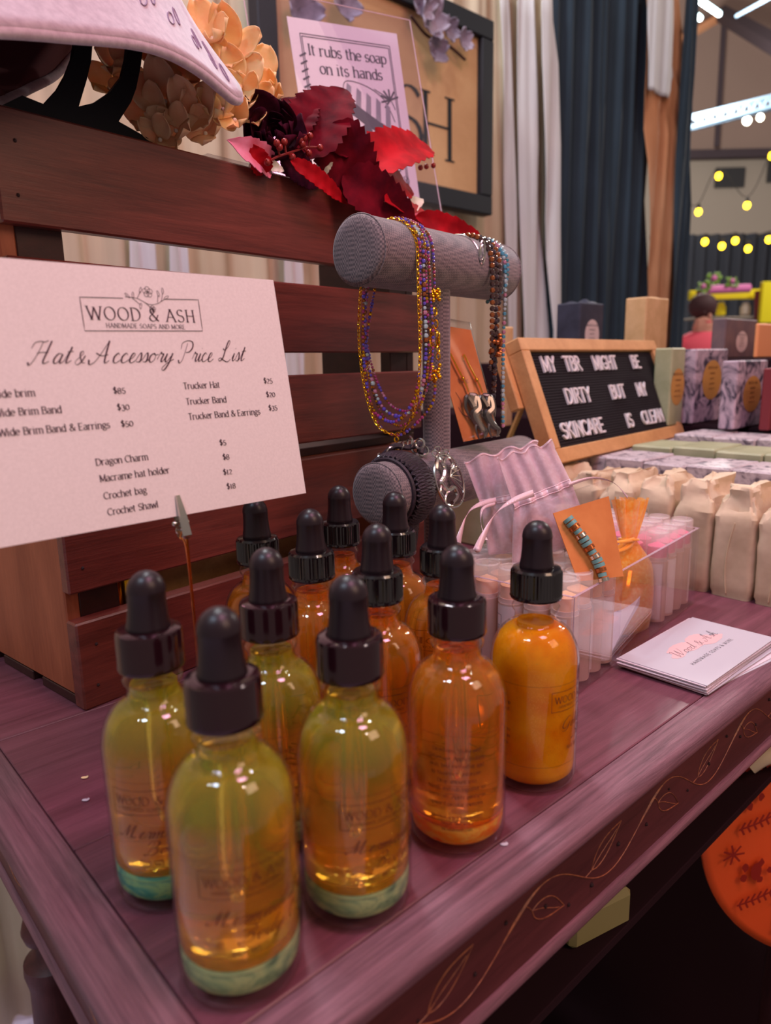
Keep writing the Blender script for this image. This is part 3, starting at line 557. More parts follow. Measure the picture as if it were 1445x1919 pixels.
# blurred visitor in pink by the far stall
def person():
    Y = 3400; hd = at(1318, 590, Y); t = thing('person', 'person with dark hair in a bright pink top beyond the booth', 'person', (hd[0], hd[1], -750))
    J = {'pel': (0, 0, 930), 'ab': (0, 0, 1080), 'ch': (5, 0, 1270), 'nk': (5, 0, 1420), 'hd': (0, -8, 1545), 'ls': (-165, 0, 1370), 'le': (-215, -20, 1100), 'lh': (-190, -90, 860), 'rs': (175, 0, 1370), 're': (225, -40, 1110), 'rh': (205, -130, 900), 'lk': (-100, 0, 480), 'lf': (-105, 0, 60), 'lt': (-105, -120, 30), 'rk': (100, -10, 480), 'rf': (105, 0, 60), 'rt': (110, -120, 30)}
    rad = dict(pel=135, ab=125, ch=130, nk=52, hd=92, ls=62, le=40, lh=28, rs=62, re=40, rh=28, lk=58, lf=38, lt=30, rk=58, rf=38, rt=30)
    E = [('pel', 'ab'), ('ab', 'ch'), ('ch', 'nk'), ('nk', 'hd'), ('ch', 'ls'), ('ls', 'le'), ('le', 'lh'), ('ch', 'rs'), ('rs', 're'), ('re', 'rh'), ('pel', 'lk'), ('lk', 'lf'), ('lf', 'lt'), ('pel', 'rk'), ('rk', 'rf'), ('rf', 'rt')]
    k = list(J); sc = (hd[2]+750)/1545
    me = bpy.data.meshes.new('body'); me.from_pydata([(J[q][0]*sc*S, J[q][1]*sc*S, J[q][2]*sc*S) for q in k], [(k.index(a), k.index(b)) for a, b in E], [])
    o = bpy.data.objects.new('body', me); COL.objects.link(o); o.parent = t
    md = o.modifiers.new('skin', 'SKIN'); 
    for i, q in enumerate(k): me.skin_vertices[0].data[i].radius = (rad[q]*sc*S, rad[q]*sc*S*.8)
    me.skin_vertices[0].data[0].use_root = True
    o.modifiers.new('sub', 'SUBSURF').levels = 1; o.modifiers['sub'].render_levels = 1
    for mm in ('skin', 'shirt_pink'): me.materials.append(MATS[mm])
    L = lambda q: np.array(q)*sc+[hd[0], hd[1], -750]
    g = G(); g.sph(L((8, 34, 1600)), 90*sc, 16, 10, (1, .8, .9)); g.sph(L((30, 60, 1450)), 70*sc, 12, 8, (1, .7, 1.4)); g.obj('hair', 'hair', t)
    g = G()
    for dx in (-32, 32): g.sph(L((dx, -88, 1555)), 10*sc, 8, 5)
    g.obj('eyes', 'hair', t)
    g = G(); g.sph(L((0, -96, 1530)), 15*sc, 8, 5, (.8, 1, 1.3)); g.obj('nose', 'skin', t); g = G(); g.sph(L((0, -84, 1498)), 22*sc, 8, 5, (1, .5, .3)); g.obj('mouth', 'shirt_pink', t)
    g = G(); n = 28
    prof = [(150, 900, 118), (146, 1050, 112), (160, 1200, 118), (182, 1330, 112), (150, 1400, 88), (66, 1440, 62)]
    V = []; F = []
    for j, (rx, z, ry) in enumerate(prof):
        for i in range(n): a = 2*PI*i/n; V.append(L((rx*math.cos(a)*1.08, ry*math.sin(a)*1.15, z)))
    for j in range(len(prof)-1):
        for i in range(n): q = (i+1) % n; F.append((j*n+i, j*n+q, (j+1)*n+q, (j+1)*n+i))
    g.add(V, F)
    for sx in (-1, 1): g.tube([L((sx*150, 0, 1375)), L((sx*190, -8, 1270)), L((sx*215, -20, 1120))], [78*sc, 66*sc, 58*sc], 12)
    g.obj('shirt', 'shirt_pink', t)
    g = G()
    for sx in (-1, 1): g.tube([L((sx*70, 0, 940)), L((sx*98, -2, 480)), L((sx*104, 0, 90))], [112*sc, 78*sc, 62*sc], 12)
    g.obj('trousers', 'hall_drape', t)
person()

# ================================================================ drapes behind the booth (plane b = -1000)
def drape(name, b, edges, m_, label, wave, amp, cat='curtain', group=None, nu=90, th=1.5, ph=0.):
    """edges: rows (z, a_left, a_right) from bottom to top"""
    E = np.array(edges, float)
    def fn(u, v):
        z = E[0, 0]+(E[-1, 0]-E[0, 0])*v; l = np.interp(z, E[:, 0], E[:, 1]); r = np.interp(z, E[:, 0], E[:, 2])
        a = l+(r-l)*u; k = (a-E[0, 1])/wave*2*PI
        return T(a+5*math.sin(k*.5+z*.004), b+amp*(math.sin(k+ph+.5*math.sin(z*.006))+.45*math.sin(k*2.3+1.3+z*.002)), z)
    g = G(); g.slab(fn, nu, 22, th); return tag(g.obj(name, m_, smooth='all'), label, cat, group)
def wa(u, v, b=-1000): P = onp(u, v, T(0, b), N1); return (P[2], P@D1)
drape('cream_curtain', -1012, [(-743, -700, 1450), (1500, -700, 1450)], 'drape_cream', 'long cream curtain hung behind the whole display', 74, 9, nu=420)
def strip(b, rows, m_, label, wave, amp, name='sheer_panel', group=None, nu=30):
    ed = []
    for v, ul, ur in rows:
        z, al = wa(ul, v, b); _, ar = wa(ur, v, b); ed.append((z, al, ar))
    ed.sort(); ed = ([(-743, ed[0][1], ed[0][2])] if b != -945 else [])+ed
    return drape(name, b, ed, m_, label, wave, amp, group=group, nu=nu)
strip(-992, [(-60, 930, 952), (120, 938, 960), (420, 946, 966), (640, 950, 968)], 'drape_white', 'narrow white sheer strip right beside the black frame', 60, 3, nu=20)
strip(-985, [(-60, 966, 1000), (200, 972, 1004), (420, 974, 1016), (640, 978, 1030)], 'drape_white', 'white sheer strip hanging between the framed sign and black curtain', 90, 5)
strip(-958, [(-60, 1010, 1030), (100, 1012, 1047), (250, 1016, 1050), (420, 1024, 1046), (640, 1034, 1046)], 'drape_white', 'white sheer strip gathered against the black curtain', 90, 5, nu=24)
for (x0, x1, lb) in ((235, 300, 'left'), (310, 360, 'middle'), (525, 572, 'right')):
    strip(-985, [(380, x0, x1-8), (520, x0, x1), (700, x0+2, x1)], 'drape_white', 'white sheer strip seen through the crate gaps, '+lb, 60, 6, nu=16)
drape('black_curtain', -983, [(-743, wa(1040, 600, -983)[1], wa(1222, 600, -983)[1]), (1500, wa(1028, 60, -983)[1]-20, wa(1212, 60, -983)[1])], 'drape_black', 'wide pleated black curtain between the cream and tan drapes', 66, 9, nu=150)
strip(-945, [(-60, 1214, 1262), (60, 1216, 1262), (120, 1217, 1264), (168, 1216, 1250)], 'drape_white', 'pale sheer panel over the top of the tan drape', 60, 3, nu=24)
strip(-957, [(-60, 1208, 1276), (80, 1212, 1277), (160, 1213, 1283), (215, 1214, 1290), (300, 1214, 1280), (400, 1215, 1273), (560, 1218, 1268), (640, 1218, 1268)], 'drape_tan', 'tan drape pulled in at its right edge, with a white sheer over its top', 60, 7, 'tan_curtain', nu=50)
drape('drape_edge', -938, [(-743, wa(1266, 600, -938)[1], wa(1297, 600, -938)[1]), (1500, wa(1279, 60, -938)[1], wa(1297, 60, -938)[1])], 'drape_black', 'narrow black drape closing the booth at its right edge', 30, 5, nu=20)

# ================================================================ framed wooden sign hung on the drape
z0, a1 = wa(908, 405, -960); z1, _ = wa(932, 52, -960); a1 += 8
fb = -960; FWd, FH = 520, z1-z0
t = thing('framed_sign', 'black framed wooden sign with large dark capitals hung on the curtain', 'sign', T(a1-FWd/2, fb, z0))
SM = frame_m(T(a1, fb, z0), D1, N1*-1, ZV)
bw = 34
for (x0, x1, zz0, zz1) in ((-FWd, 0, 0, bw), (-FWd, 0, FH-bw, FH), (-FWd, -FWd+bw, bw, FH-bw), (-bw, 0, bw, FH-bw)):
    g = G(SM); g.box(x0, x1, -14, 12, zz0, zz1, 2); g.obj('frame_bar', 'frame_black', t, smooth=False)
g = G(SM); g.box(-FWd+bw, -bw, -2, 8, bw, FH-bw); g.obj('board', 'sign_board', t, smooth=False)
mp = flat(T(a1, fb, z0)+N1*2.6, D1, ZV, N1)
zs, as_ = wa(848, 302, fb); zt_, _ = wa(830, 190, fb)
hc = 104.; yb = zs-z0-2
g = G(); 
x_h = as_-a1-86
adv = lambda ch: (FT[ch][0]*.86+.55)*hc/7
text(g, 'H', x_h, yb, hc, mp, thick=.75, thin=.22, track=.86)
text(g, 'S', x_h-adv('S')+8, yb, hc, mp, thick=.75, thin=.22, track=.86); text(g, 'A', x_h-adv('S')-adv('A')+8, yb, hc, mp, thick=.75, thin=.22, track=.86)
text(g, '&', x_h-adv('S')-adv('A')-adv('&')-14, yb, hc, mp, thick=.75, thin=.22, track=.86)
g.obj('lettering', 'frame_black', t, smooth=False)
def petal(g, c, d, up, l, w, curl=.25, nu=6, nv=6, tip=.15, th=.35, ruff=0., rnd=0):
    """rounded petal: base at c, grows along d, cups towards up"""
    d = np.asarray(d, float); d /= np.linalg.norm(d); up = np.asarray(up, float); up = up-d*(up@d); up /= np.linalg.norm(up)+1e-9; sd = np.cross(d, up)
    def fn(u, v):
        s = (u-.5)*2; wv = w*math.sin(PI*min(1, (v*.86+.10)))**.62*.5
        return c+d*(l*v)+sd*(s*wv)+up*(curl*l*(v*v)+curl*w*.9*s*s*v+ruff*l*math.sin(u*9+rnd)*v)
    return g.slab(fn, nu, nv, th)
for k, (u, v, r, lb) in enumerate(((802, 40, 34, 0), (838, 58, 22, 1), (866, 78, 20, 2), (812, 95, 26, 3), (784, 10, 30, 4), (560, 20, 34, 5), (640, 8, 30, 6))):
    c = onp(u, v, T(0, fb+24), N1)
    g = G()
    for i in range(5):
        a = 2*PI*i/5+k; dd = D1*math.cos(a)+ZV*math.sin(a)+N1*.3; petal(g, c, dd, N1, r*1.1, r*.95, .2, th=1.0)
    g.obj('flower', 'flower_grey', t, smooth='all')
g = G(); g.tube(cr([onp(u, v, T(0, fb+22), N1) for u, v in ((770, 30), (800, 66), (836, 82), (872, 112))], 6), 2.4, 5); g.obj('twig', 'hair', t)

# ================================================================ wooden side table
A0, A1, B0, B1, TT = 52., 690., -138., -640., 13.
t = thing('side_table', 'dark red brown stained wooden side table with bullnose rim and carved apron', 'table', T(370, -385, -750))
for (b0, b1) in ((-156, -268.5), (-269, -382.5), (-383.4, -496), (-496.6, -610)):
    g = G(TM); g.box(71.6, A1-24, -b0, -b1, -TT, -.0, .5); g.obj('board', 'table_wood', t, smooth=False)
def bull(g, P0, P1, out, wid, th=TT, n=9, z=0.):
    """rim rail from P0 to P1 with a rounded outer edge pointing 'out' and a shallow V joint inside"""
    prof = [(-wid, -th), (-wid, -.9), (-wid+.9, .2)]+[(-6.5+6.5*math.sin(a), -6.5+6.7*math.cos(a)) for a in np.linspace(0, PI, n)]+[(-6.5, -th), ]
    V = []; m = len(prof)
    for P in (P0, P1):
        for x, zz in prof: V.append(P[0]+P[1]*0 if False else P+out*x+np.array([0, 0, zz+z]))
    F = [(i, (i+1) % m, m+(i+1) % m, m+i) for i in range(m)]+[tuple(range(m-1, -1, -1)), tuple(range(m, 2*m))]
    g.add(V, F)
g = G(); n_ = 1
bull(g, T(A0+1, B0), T(A1, B0), N1, 17.8); g.obj('rim_front', 'border_wood', t, smooth=35)
g = G(); bull(g, T(A0, B1), T(A0, B0-.6), -D1, 19.4, z=-.05); g.obj('rim_side', 'border_side', t, smooth=35)
g = G(TM); g.box(A0+4, A1, 612, 640, -TT, 0, 2); g.obj('rim_back', 'border_wood', t, smooth=False)
# aprons with a raised lower bead
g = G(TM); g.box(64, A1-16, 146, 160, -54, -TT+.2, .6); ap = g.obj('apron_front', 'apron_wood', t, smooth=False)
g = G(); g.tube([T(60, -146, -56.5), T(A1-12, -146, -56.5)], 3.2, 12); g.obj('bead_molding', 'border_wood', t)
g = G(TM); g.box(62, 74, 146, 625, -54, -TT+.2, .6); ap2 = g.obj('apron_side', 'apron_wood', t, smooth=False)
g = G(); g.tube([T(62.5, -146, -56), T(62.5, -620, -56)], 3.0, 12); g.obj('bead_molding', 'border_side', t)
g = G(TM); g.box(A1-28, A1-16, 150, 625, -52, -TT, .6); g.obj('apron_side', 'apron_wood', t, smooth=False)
# carved vine: shallow wandering grooves with light wood showing
def vine(mp, a0, a1, par, zc=-34, h=11.):
    g = G(); wl = 104.
    f = lambda a: zc+h*1.05*math.sin((a-a0)/wl*2*PI)
    P = [(a, f(a)) for a in np.arange(a0, a1, 1.5)]
    V = [mp(x, y, 0) for x, y in P]
    g.tube(V, [.28+.5*max(0, math.sin((x-a0)/wl*2*PI+.9))**6 for x, y in P], 5)
    g.obj('carved_vine', 'vine_gold', par)
    k = 0
    while a0+wl*(k*.5+.25)+20 < a1:
        am = a0+wl*(k*.5+.25); crest = k % 2 == 0; g = G()
        if crest: bx_, bz, dx, dz = am-8, zc+3, 23, -11
        else: bx_, bz, dx, dz = am-16, zc-2.5, 24, 13
        Ln = math.hypot(dx, dz); nx, nz = -dz/Ln, dx/Ln
        L = [(bx_-5, f(bx_-5)), (bx_-2, (f(bx_-5)+bz)/2), (bx_, bz)]
        o1 = [(bx_+dx*s_+nx*5.2*math.sin(PI*s_**.8), bz+dz*s_+nz*5.2*math.sin(PI*s_**.8)) for s_ in np.linspace(0, 1, 11)]
        o2 = [(bx_+dx*s_-nx*4.2*math.sin(PI*s_**.7), bz+dz*s_-nz*4.2*math.sin(PI*s_**.7)) for s_ in np.linspace(0, 1, 11)]
        vein = [(bx_+dx*s_*.85, bz+dz*s_*.85+.5*math.sin(s_*5)) for s_ in np.linspace(0, 1, 6)]
        for P, w in ((L, .28), (o1, .26), (o2, .26), (vein, .2)): g.tube([mp(x, y, 0) for x, y in P], w, 5)
        g.obj('carved_leaf', 'vine_gold', par); k += 1
mpf = lambda x, y, z=0: T(x, -145.9, y)
vine(mpf, 84, 670, ap)
vine(lambda x, y, z=0: T(61.9, -x, y), 150, 600, ap2)
g = G(); 
for i in range(26):
    a = 100+i*22+random.uniform(-6, 6); g.sph(T(a, -145.8, random.uniform(-44, -24)), random.uniform(.6, 1.3), 8, 4)
g.obj('knots', 'knot', ap, kind='stuff')
# turned legs
legp = [(21, -700+0), (17, -690), (14, -640), (19, -600), (21, -560), (22, -420), (20, -342), (21.5, -334), (23, -326), (22.5, -318), (15, -312), (12.5, -304), (12.5, -300), (19, -294), (21, -286), (19, -278), (13, -272), (14, -262), (17, -250), (18, -180), (18, -60), (18, -52)]
PL = onp(98, 1795, T(0, -585), N1); la = float(PL@D1); lz = float(PL[2])
for (a, b) in ((la, -585), (96, -168), (A1-45, -168), (A1-45, -590)):
    sh = lz+320
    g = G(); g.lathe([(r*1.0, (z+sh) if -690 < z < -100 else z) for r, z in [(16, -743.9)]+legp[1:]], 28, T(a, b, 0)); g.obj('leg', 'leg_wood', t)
# black cloth hung behind the table's open front
def fn(u, v): a = 150+1500*u; return T(a, -660+6*math.sin(a*.05)+3*math.sin(a*.13), -743.5+680*v)
g = G(); g.slab(fn, 160, 3, 1.2); tag(g.obj('under_cloth', 'cloth_black'), 'plain black cloth hanging below the wooden table', 'tablecloth')
g = G(TM); g.box(700, 2600, 100, 925, -60, -1, 3); t = tag(g.obj('display_table', 'cloth_black', smooth=False), 'black covered table carrying the rows of soap', 'table')
for (x0, y0) in ((720, 120), (2540, 120), (720, 880), (2540, 880)): g = G(TM); g.box(x0, x0+40, y0, y0+40, -743.9, -60, 2); g.obj('leg', 'wire_dark', t, smooth=False)
c = at(1128, 1672, 340)
GM = frame_m(c+[0, 0, -18], *vdir(62)[:1], np.array([-vdir(62)[1][0], -vdir(62)[1][1], 0]), ZV)
g = G(GM); g.box(-30, 14, -10, 22, 0, 22, 3); tag(g.obj('soap_bar', 'soap_olive', smooth=30), 'olive green soap bar peeking out below the table edge', 'soap')
# shelf that carries it under the table
g = G(TM); P = c+[0, 0, -18]; g.box(P@D1-200, P@D1+300, 164, 560, P[2]-6, P[2]-.1, .5); 
tag(g.obj('under_shelf', 'cloth_black', smooth=False), 'black ledge under the apron holding the olive soap', 'shelf')

# crumbs on the table
for u, v, m_, lb in ((158, 1457, 'petal_peach', 'orange crumb left of the bottles'), (160, 1499, 'edge_white', 'white fleck left of the bottles'), (945, 1582, 'edge_white', 'white fleck on the rim right of the orange bottle')):
    c = onz(u, v, .6); g = G(); g.sph(c, 1.1, 7, 4, (1.5, .8, .4)); g.sph(c+[1, .6, 0], .7, 6, 4, (1, 1.2, .5)); tag(g.obj('crumb', m_), lb, 'crumb')

# ================================================================ two slatted crates
CC = np.array([-171.7, 365.5, 0]); ce, cn = vdir(40); CM = frame_m(CC, ce, -cn, ZV)
def crate(name, label, x0, x1, dep, zb, slats, back, hole=False):
    t = thing(name, label, 'crate', CC+ce*(x0+x1)/2-cn*dep/2+[0, 0, zb])
    for k, (z0, z1, pr) in enumerate(slats):
        g = G(CM); g.box(x0, x1, -pr, 8, z0, z1, 1.0); g.obj('slat', 'crate_wood', t, smooth=False)
        g = G(CM)
        for xx in (x0+9, x0+10.5): g.sph((xx, -pr, z0+(z1-z0)*(.25 if xx < x0+10 else .72)), 1.0, 7, 4)
        g.obj('nail_holes', 'knot', t)
    zt = slats[-1][1]
    g = G(CM); g.box(x0+.8, x0+9, 8, dep-8, zb+6.5, zt-4, .8); g.obj('end_panel', 'crate_panel', t, smooth=False)
    if not hole:
        g = G(CM); g.box(x1-9, x1-.8, 8, dep-8, zb+6.5, zt-4, .8); g.obj('end_panel', 'crate_panel', t, smooth=False)
    else:
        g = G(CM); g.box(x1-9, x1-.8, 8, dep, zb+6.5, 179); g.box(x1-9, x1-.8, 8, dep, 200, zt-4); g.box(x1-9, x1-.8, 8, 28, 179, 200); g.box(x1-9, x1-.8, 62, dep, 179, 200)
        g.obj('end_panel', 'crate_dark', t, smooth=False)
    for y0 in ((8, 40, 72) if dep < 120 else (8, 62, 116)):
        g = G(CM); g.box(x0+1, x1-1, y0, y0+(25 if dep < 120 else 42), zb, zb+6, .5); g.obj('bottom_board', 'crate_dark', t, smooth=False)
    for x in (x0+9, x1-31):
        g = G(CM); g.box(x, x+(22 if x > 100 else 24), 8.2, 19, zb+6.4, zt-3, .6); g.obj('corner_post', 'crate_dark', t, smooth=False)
    if back:
        for (z0, z1) in back: g = G(CM); g.box(x0, x1, dep-8, dep, z0, z1, .8); g.obj('slat', 'crate_wood', t, smooth=False)
    return t
crate('lower_crate', 'reddish brown slatted crate standing on the table, lower of two', 0, 325, 166, 0, [(0, 51, 3), (67, 121, 0)], [(8, 121)])
up_c = crate('upper_crate', 'reddish brown slatted crate stacked on top, under hat and flowers', -11, 318, 108, 121.4, [(132, 180, 0), (195, 241, 0), (256, 308, 0)], None, True)
for (x0, x1) in ((20, 34), (150, 164), (292, 306)):
    g = G(CM); g.box(x0, x1, 8, 108, 292, 303, .6); g.obj('cross_batten', 'crate_dark', up_c, smooth=False)
for k, x in enumerate((34, 52)):
    g = G(CM); g.lathe([(6.5, 6.2), (7, 7), (7, 62), (6, 63.5), (0.1, 63.6)], 18, (x, 34, 0)); tag(g.obj('gold_tube', 'gold'), 'small gold tube inside the lower crate, %s one' % ('left' if k == 0 else 'right'), 'tube')
g = G(CM); g.box(80, 250, 60, 72, 6.2, 62, 1); tag(g.obj('lit_slat_board', 'pine', smooth=False), 'orange board for the lit back slat, seen through the lower crate gap', 'board')  # light on the back slat is put into this board's orange colour

# ================================================================ price card on its clip stand
cy_, tl_ = R_(45.1), R_(10.)
Ce = np.array([math.sin(cy_), math.cos(cy_), 0]); Cn = np.array([-math.cos(cy_), math.sin(cy_), 0])   # Cn points away from us
Cw = math.cos(tl_)*ZV+math.sin(tl_)*Cn; Cnorm = np.cross(Cw, Ce); Cnorm = Cnorm if Cnorm@Cn < 0 else -Cnorm
CB = np.array([-38.2, 336.8, 125.9])
PW, PH = 139.7, 101.6
t = thing('price_card', 'pale pink price list card with dark printed lettering, held by a clip', 'card', CB-Ce*PW/2)
g = G(); g.slab(lambda u, v: CB-Ce*(PW*(1-u))+Cw*(PH*v)-Cnorm*.0, 12, 8, -.45 if np.cross(Ce, Cw)@Cnorm > 0 else .45); t_c = g.obj('card_sheet', 'card_pink', t, smooth=False)
mp = flat(CB, Ce, Cw, Cnorm)
g = G(); Z_ = dict(z=.15)
text(g, 'WOOD & ASH', -68, 80.6, 5.1, mp, center=True, track=1.06, thick=.85, thin=.3, z=.15)
text(g, 'HANDMADE SOAPS AND MORE', -67.6, 77.6, 1.75, mp, center=True, thick=.9, thin=.45, z=.15)
g.obj('lettering', 'print_ink', t, smooth=False)
g = G()
for seg in ([(-76, 89.4), (-93.3, 89), (-93.6, 76.2), (-42.4, 77), (-42, 90.4), (-58, 89.9)],):
    P = [];
    for i in range(len(seg)-1): P += [(seg[i][0]+(seg[i+1][0]-seg[i][0])*k/6, seg[i][1]+(seg[i+1][1]-seg[i][1])*k/6) for k in range(6)]
    pline(g, P+[seg[-1]], mp, .28, .15)
spr = [[(-75, 90), (-70, 89.6), (-65, 87.4), (-60, 88.6), (-58.4, 92.4)], [(-70, 89.6), (-68, 92.6)], [(-72, 89.7), (-69, 87)], [(-67, 88.3), (-64, 85.4)], [(-60, 88.6), (-57.6, 90)], [(-61.4, 88.2), (-60.6, 91.4)]]
for st in spr: pline(g, [tuple(q[:2]) for q in cr([(a, b, 0) for a, b in st], 6)], mp, .2, .15)
for cx, cyy, r in ((-65, 92.4, 2.1), (-64, 85.6, 1.3)):
    for i in range(5):
        a = 2*PI*i/5+.3; q = [(cx+r*.55*math.cos(a)+r*.5*math.cos(b), cyy+r*.55*math.sin(a)+r*.5*math.sin(b)) for b in np.linspace(0, 2*PI, 11)]; pline(g, q, mp, .17, .15)
for cx, cyy, a in ((-68, 93, 1.2), (-58.2, 93.2, 1.5), (-57, 90.6, .5), (-60.4, 92, 1.8), (-69, 86.6, 4.4), (-74, 90.6, 2.4), (-71.6, 90.8, 1.4)):
    q = [(cx+1.3*math.cos(b)*math.cos(a)-.4*math.sin(b)*math.sin(a), cyy+1.3*math.cos(b)*math.sin(a)+.4*math.sin(b)*math.cos(a)) for b in np.linspace(0, 2*PI, 11)]; pline(g, q, mp, .17, .15)
g.obj('emblem', 'print_ink', t, smooth=False)
g = G()
for wd_, x0, xs in (('Hat', -116.6, .80), ('&', -99.6, .80), ('Accessory', -93.4, .84), ('Price', -56.2, .74), ('List', -36.4, .74)):
    text(g, wd_, 0, 63.8, 7.6 if wd_ != '&' else 6, lambda x, y, z, x0=x0, xs=xs: mp(x0+x*xs, y, z), 'script', thick=.72, thin=.24, z=.15, slant=.5)
g.obj('heading', 'print_ink', t, smooth=False)
g = G(); hh = 3.1
for s_, x, y in (('Wide brim', -131, 52.2), ('Wide Brim Band', -131, 45.6), ('Wide Brim Band & Earrings', -130.6, 38.6), ('$85', -86.6, 51.8), ('$30', -86.2, 45.2), ('$50', -85.8, 38.6),
                 ('Trucker Hat', -56, 52.4), ('Trucker Band', -56, 45.8), ('Trucker Band & Earrings', -56, 39.4), ('$25', -14.6, 53.4), ('$20', -14.4, 47), ('$35', -14.2, 40.8),
                 ('Dragon Charm', -98.4, 24.6), ('Macrame hat holder', -98, 18.2), ('Crochet bag', -97.6, 11.4), ('Crochet Shawl', -97.2, 5), ('$5', -43, 27.2), ('$8', -42.6, 20.8), ('$12', -43.6, 14.2), ('$18', -43, 7.8)):
    g = G(); text(g, s_, x, y, hh*.84, mp, track=.9, thick=1.12, thin=.5, z=.15); g.obj('printed_line', 'print_ink', t, smooth=False)
# clip stand
K = lambda a, b, c=0: np.array(mp(a, b, c))
base = onz(383, 1372, 1.2)
t = thing('clip_stand', 'thin copper wire stand with a silver alligator clip gripping the price card', 'card holder', base-[0, 0, 1.2])
jt = K(-66.4, -8.5, .6)
g = G(); g.tube(cr([jt+[0, 0, 3], jt+(base-jt)*.33+[.2, 0, 0], jt+(base-jt)*.66, base], 6), .75, 8); g.tube(cr([jt+[-1.2, 0, 2], jt+[-2.4, 0, -1], jt+[-.4, 0, -5], jt+(base-jt)*.3], 5), .5, 6); g.obj('wire', 'copper_wire', t)
g = G(); g.lathe([(0.1, 0), (15, 0), (15, .9), (14, 1.4), (0.1, 1.5)], 32, (base[0], base[1], 0.05)); g.obj('base', 'steel', t)
for z0, z1, nm in ((.7, 1.6, 1), (-1.2, -2.6, -1)):
    g = G(); w0, w1 = 1.1, 2.2
    P = [K(-67.2, 8.6, z0*.6), K(-66.9, 0, z1), K(-66.4, -8.5, z1*1.2), K(-66.4, -10, z1*.4)]
    V = []; 
    for p, w in zip(P, (1.0, 1.9, 2.1, 1.4)): V += [p-Ce*w, p+Ce*w, p+Ce*w*.8+Cnorm*(.7*nm), p-Ce*w*.8+Cnorm*(.7*nm)]
    F = [(0, 1, 2, 3), (12, 15, 14, 13)]+[(4*j+i, 4*j+(i+1) % 4, 4*j+4+(i+1) % 4, 4*j+4+i) for j in range(3) for i in range(4)]
    g.add(V, F); g.obj('jaw', 'steel', t, smooth=30)
g = G(); g.tube([K(-69.6, -3, -.6), K(-63.6, -3, -.6)], .8, 8); g.sph(K(-70, -3, -.6), 1.2, 8, 5); g.obj('pivot_pin', 'steel', t)
g = G(); g.tube([K(-68+1.3*math.cos(a), -6.2+1.3*math.sin(a), -1.5) for a in np.linspace(0, 2*PI, 14)], .35, 5); g.obj('loop', 'steel', t)

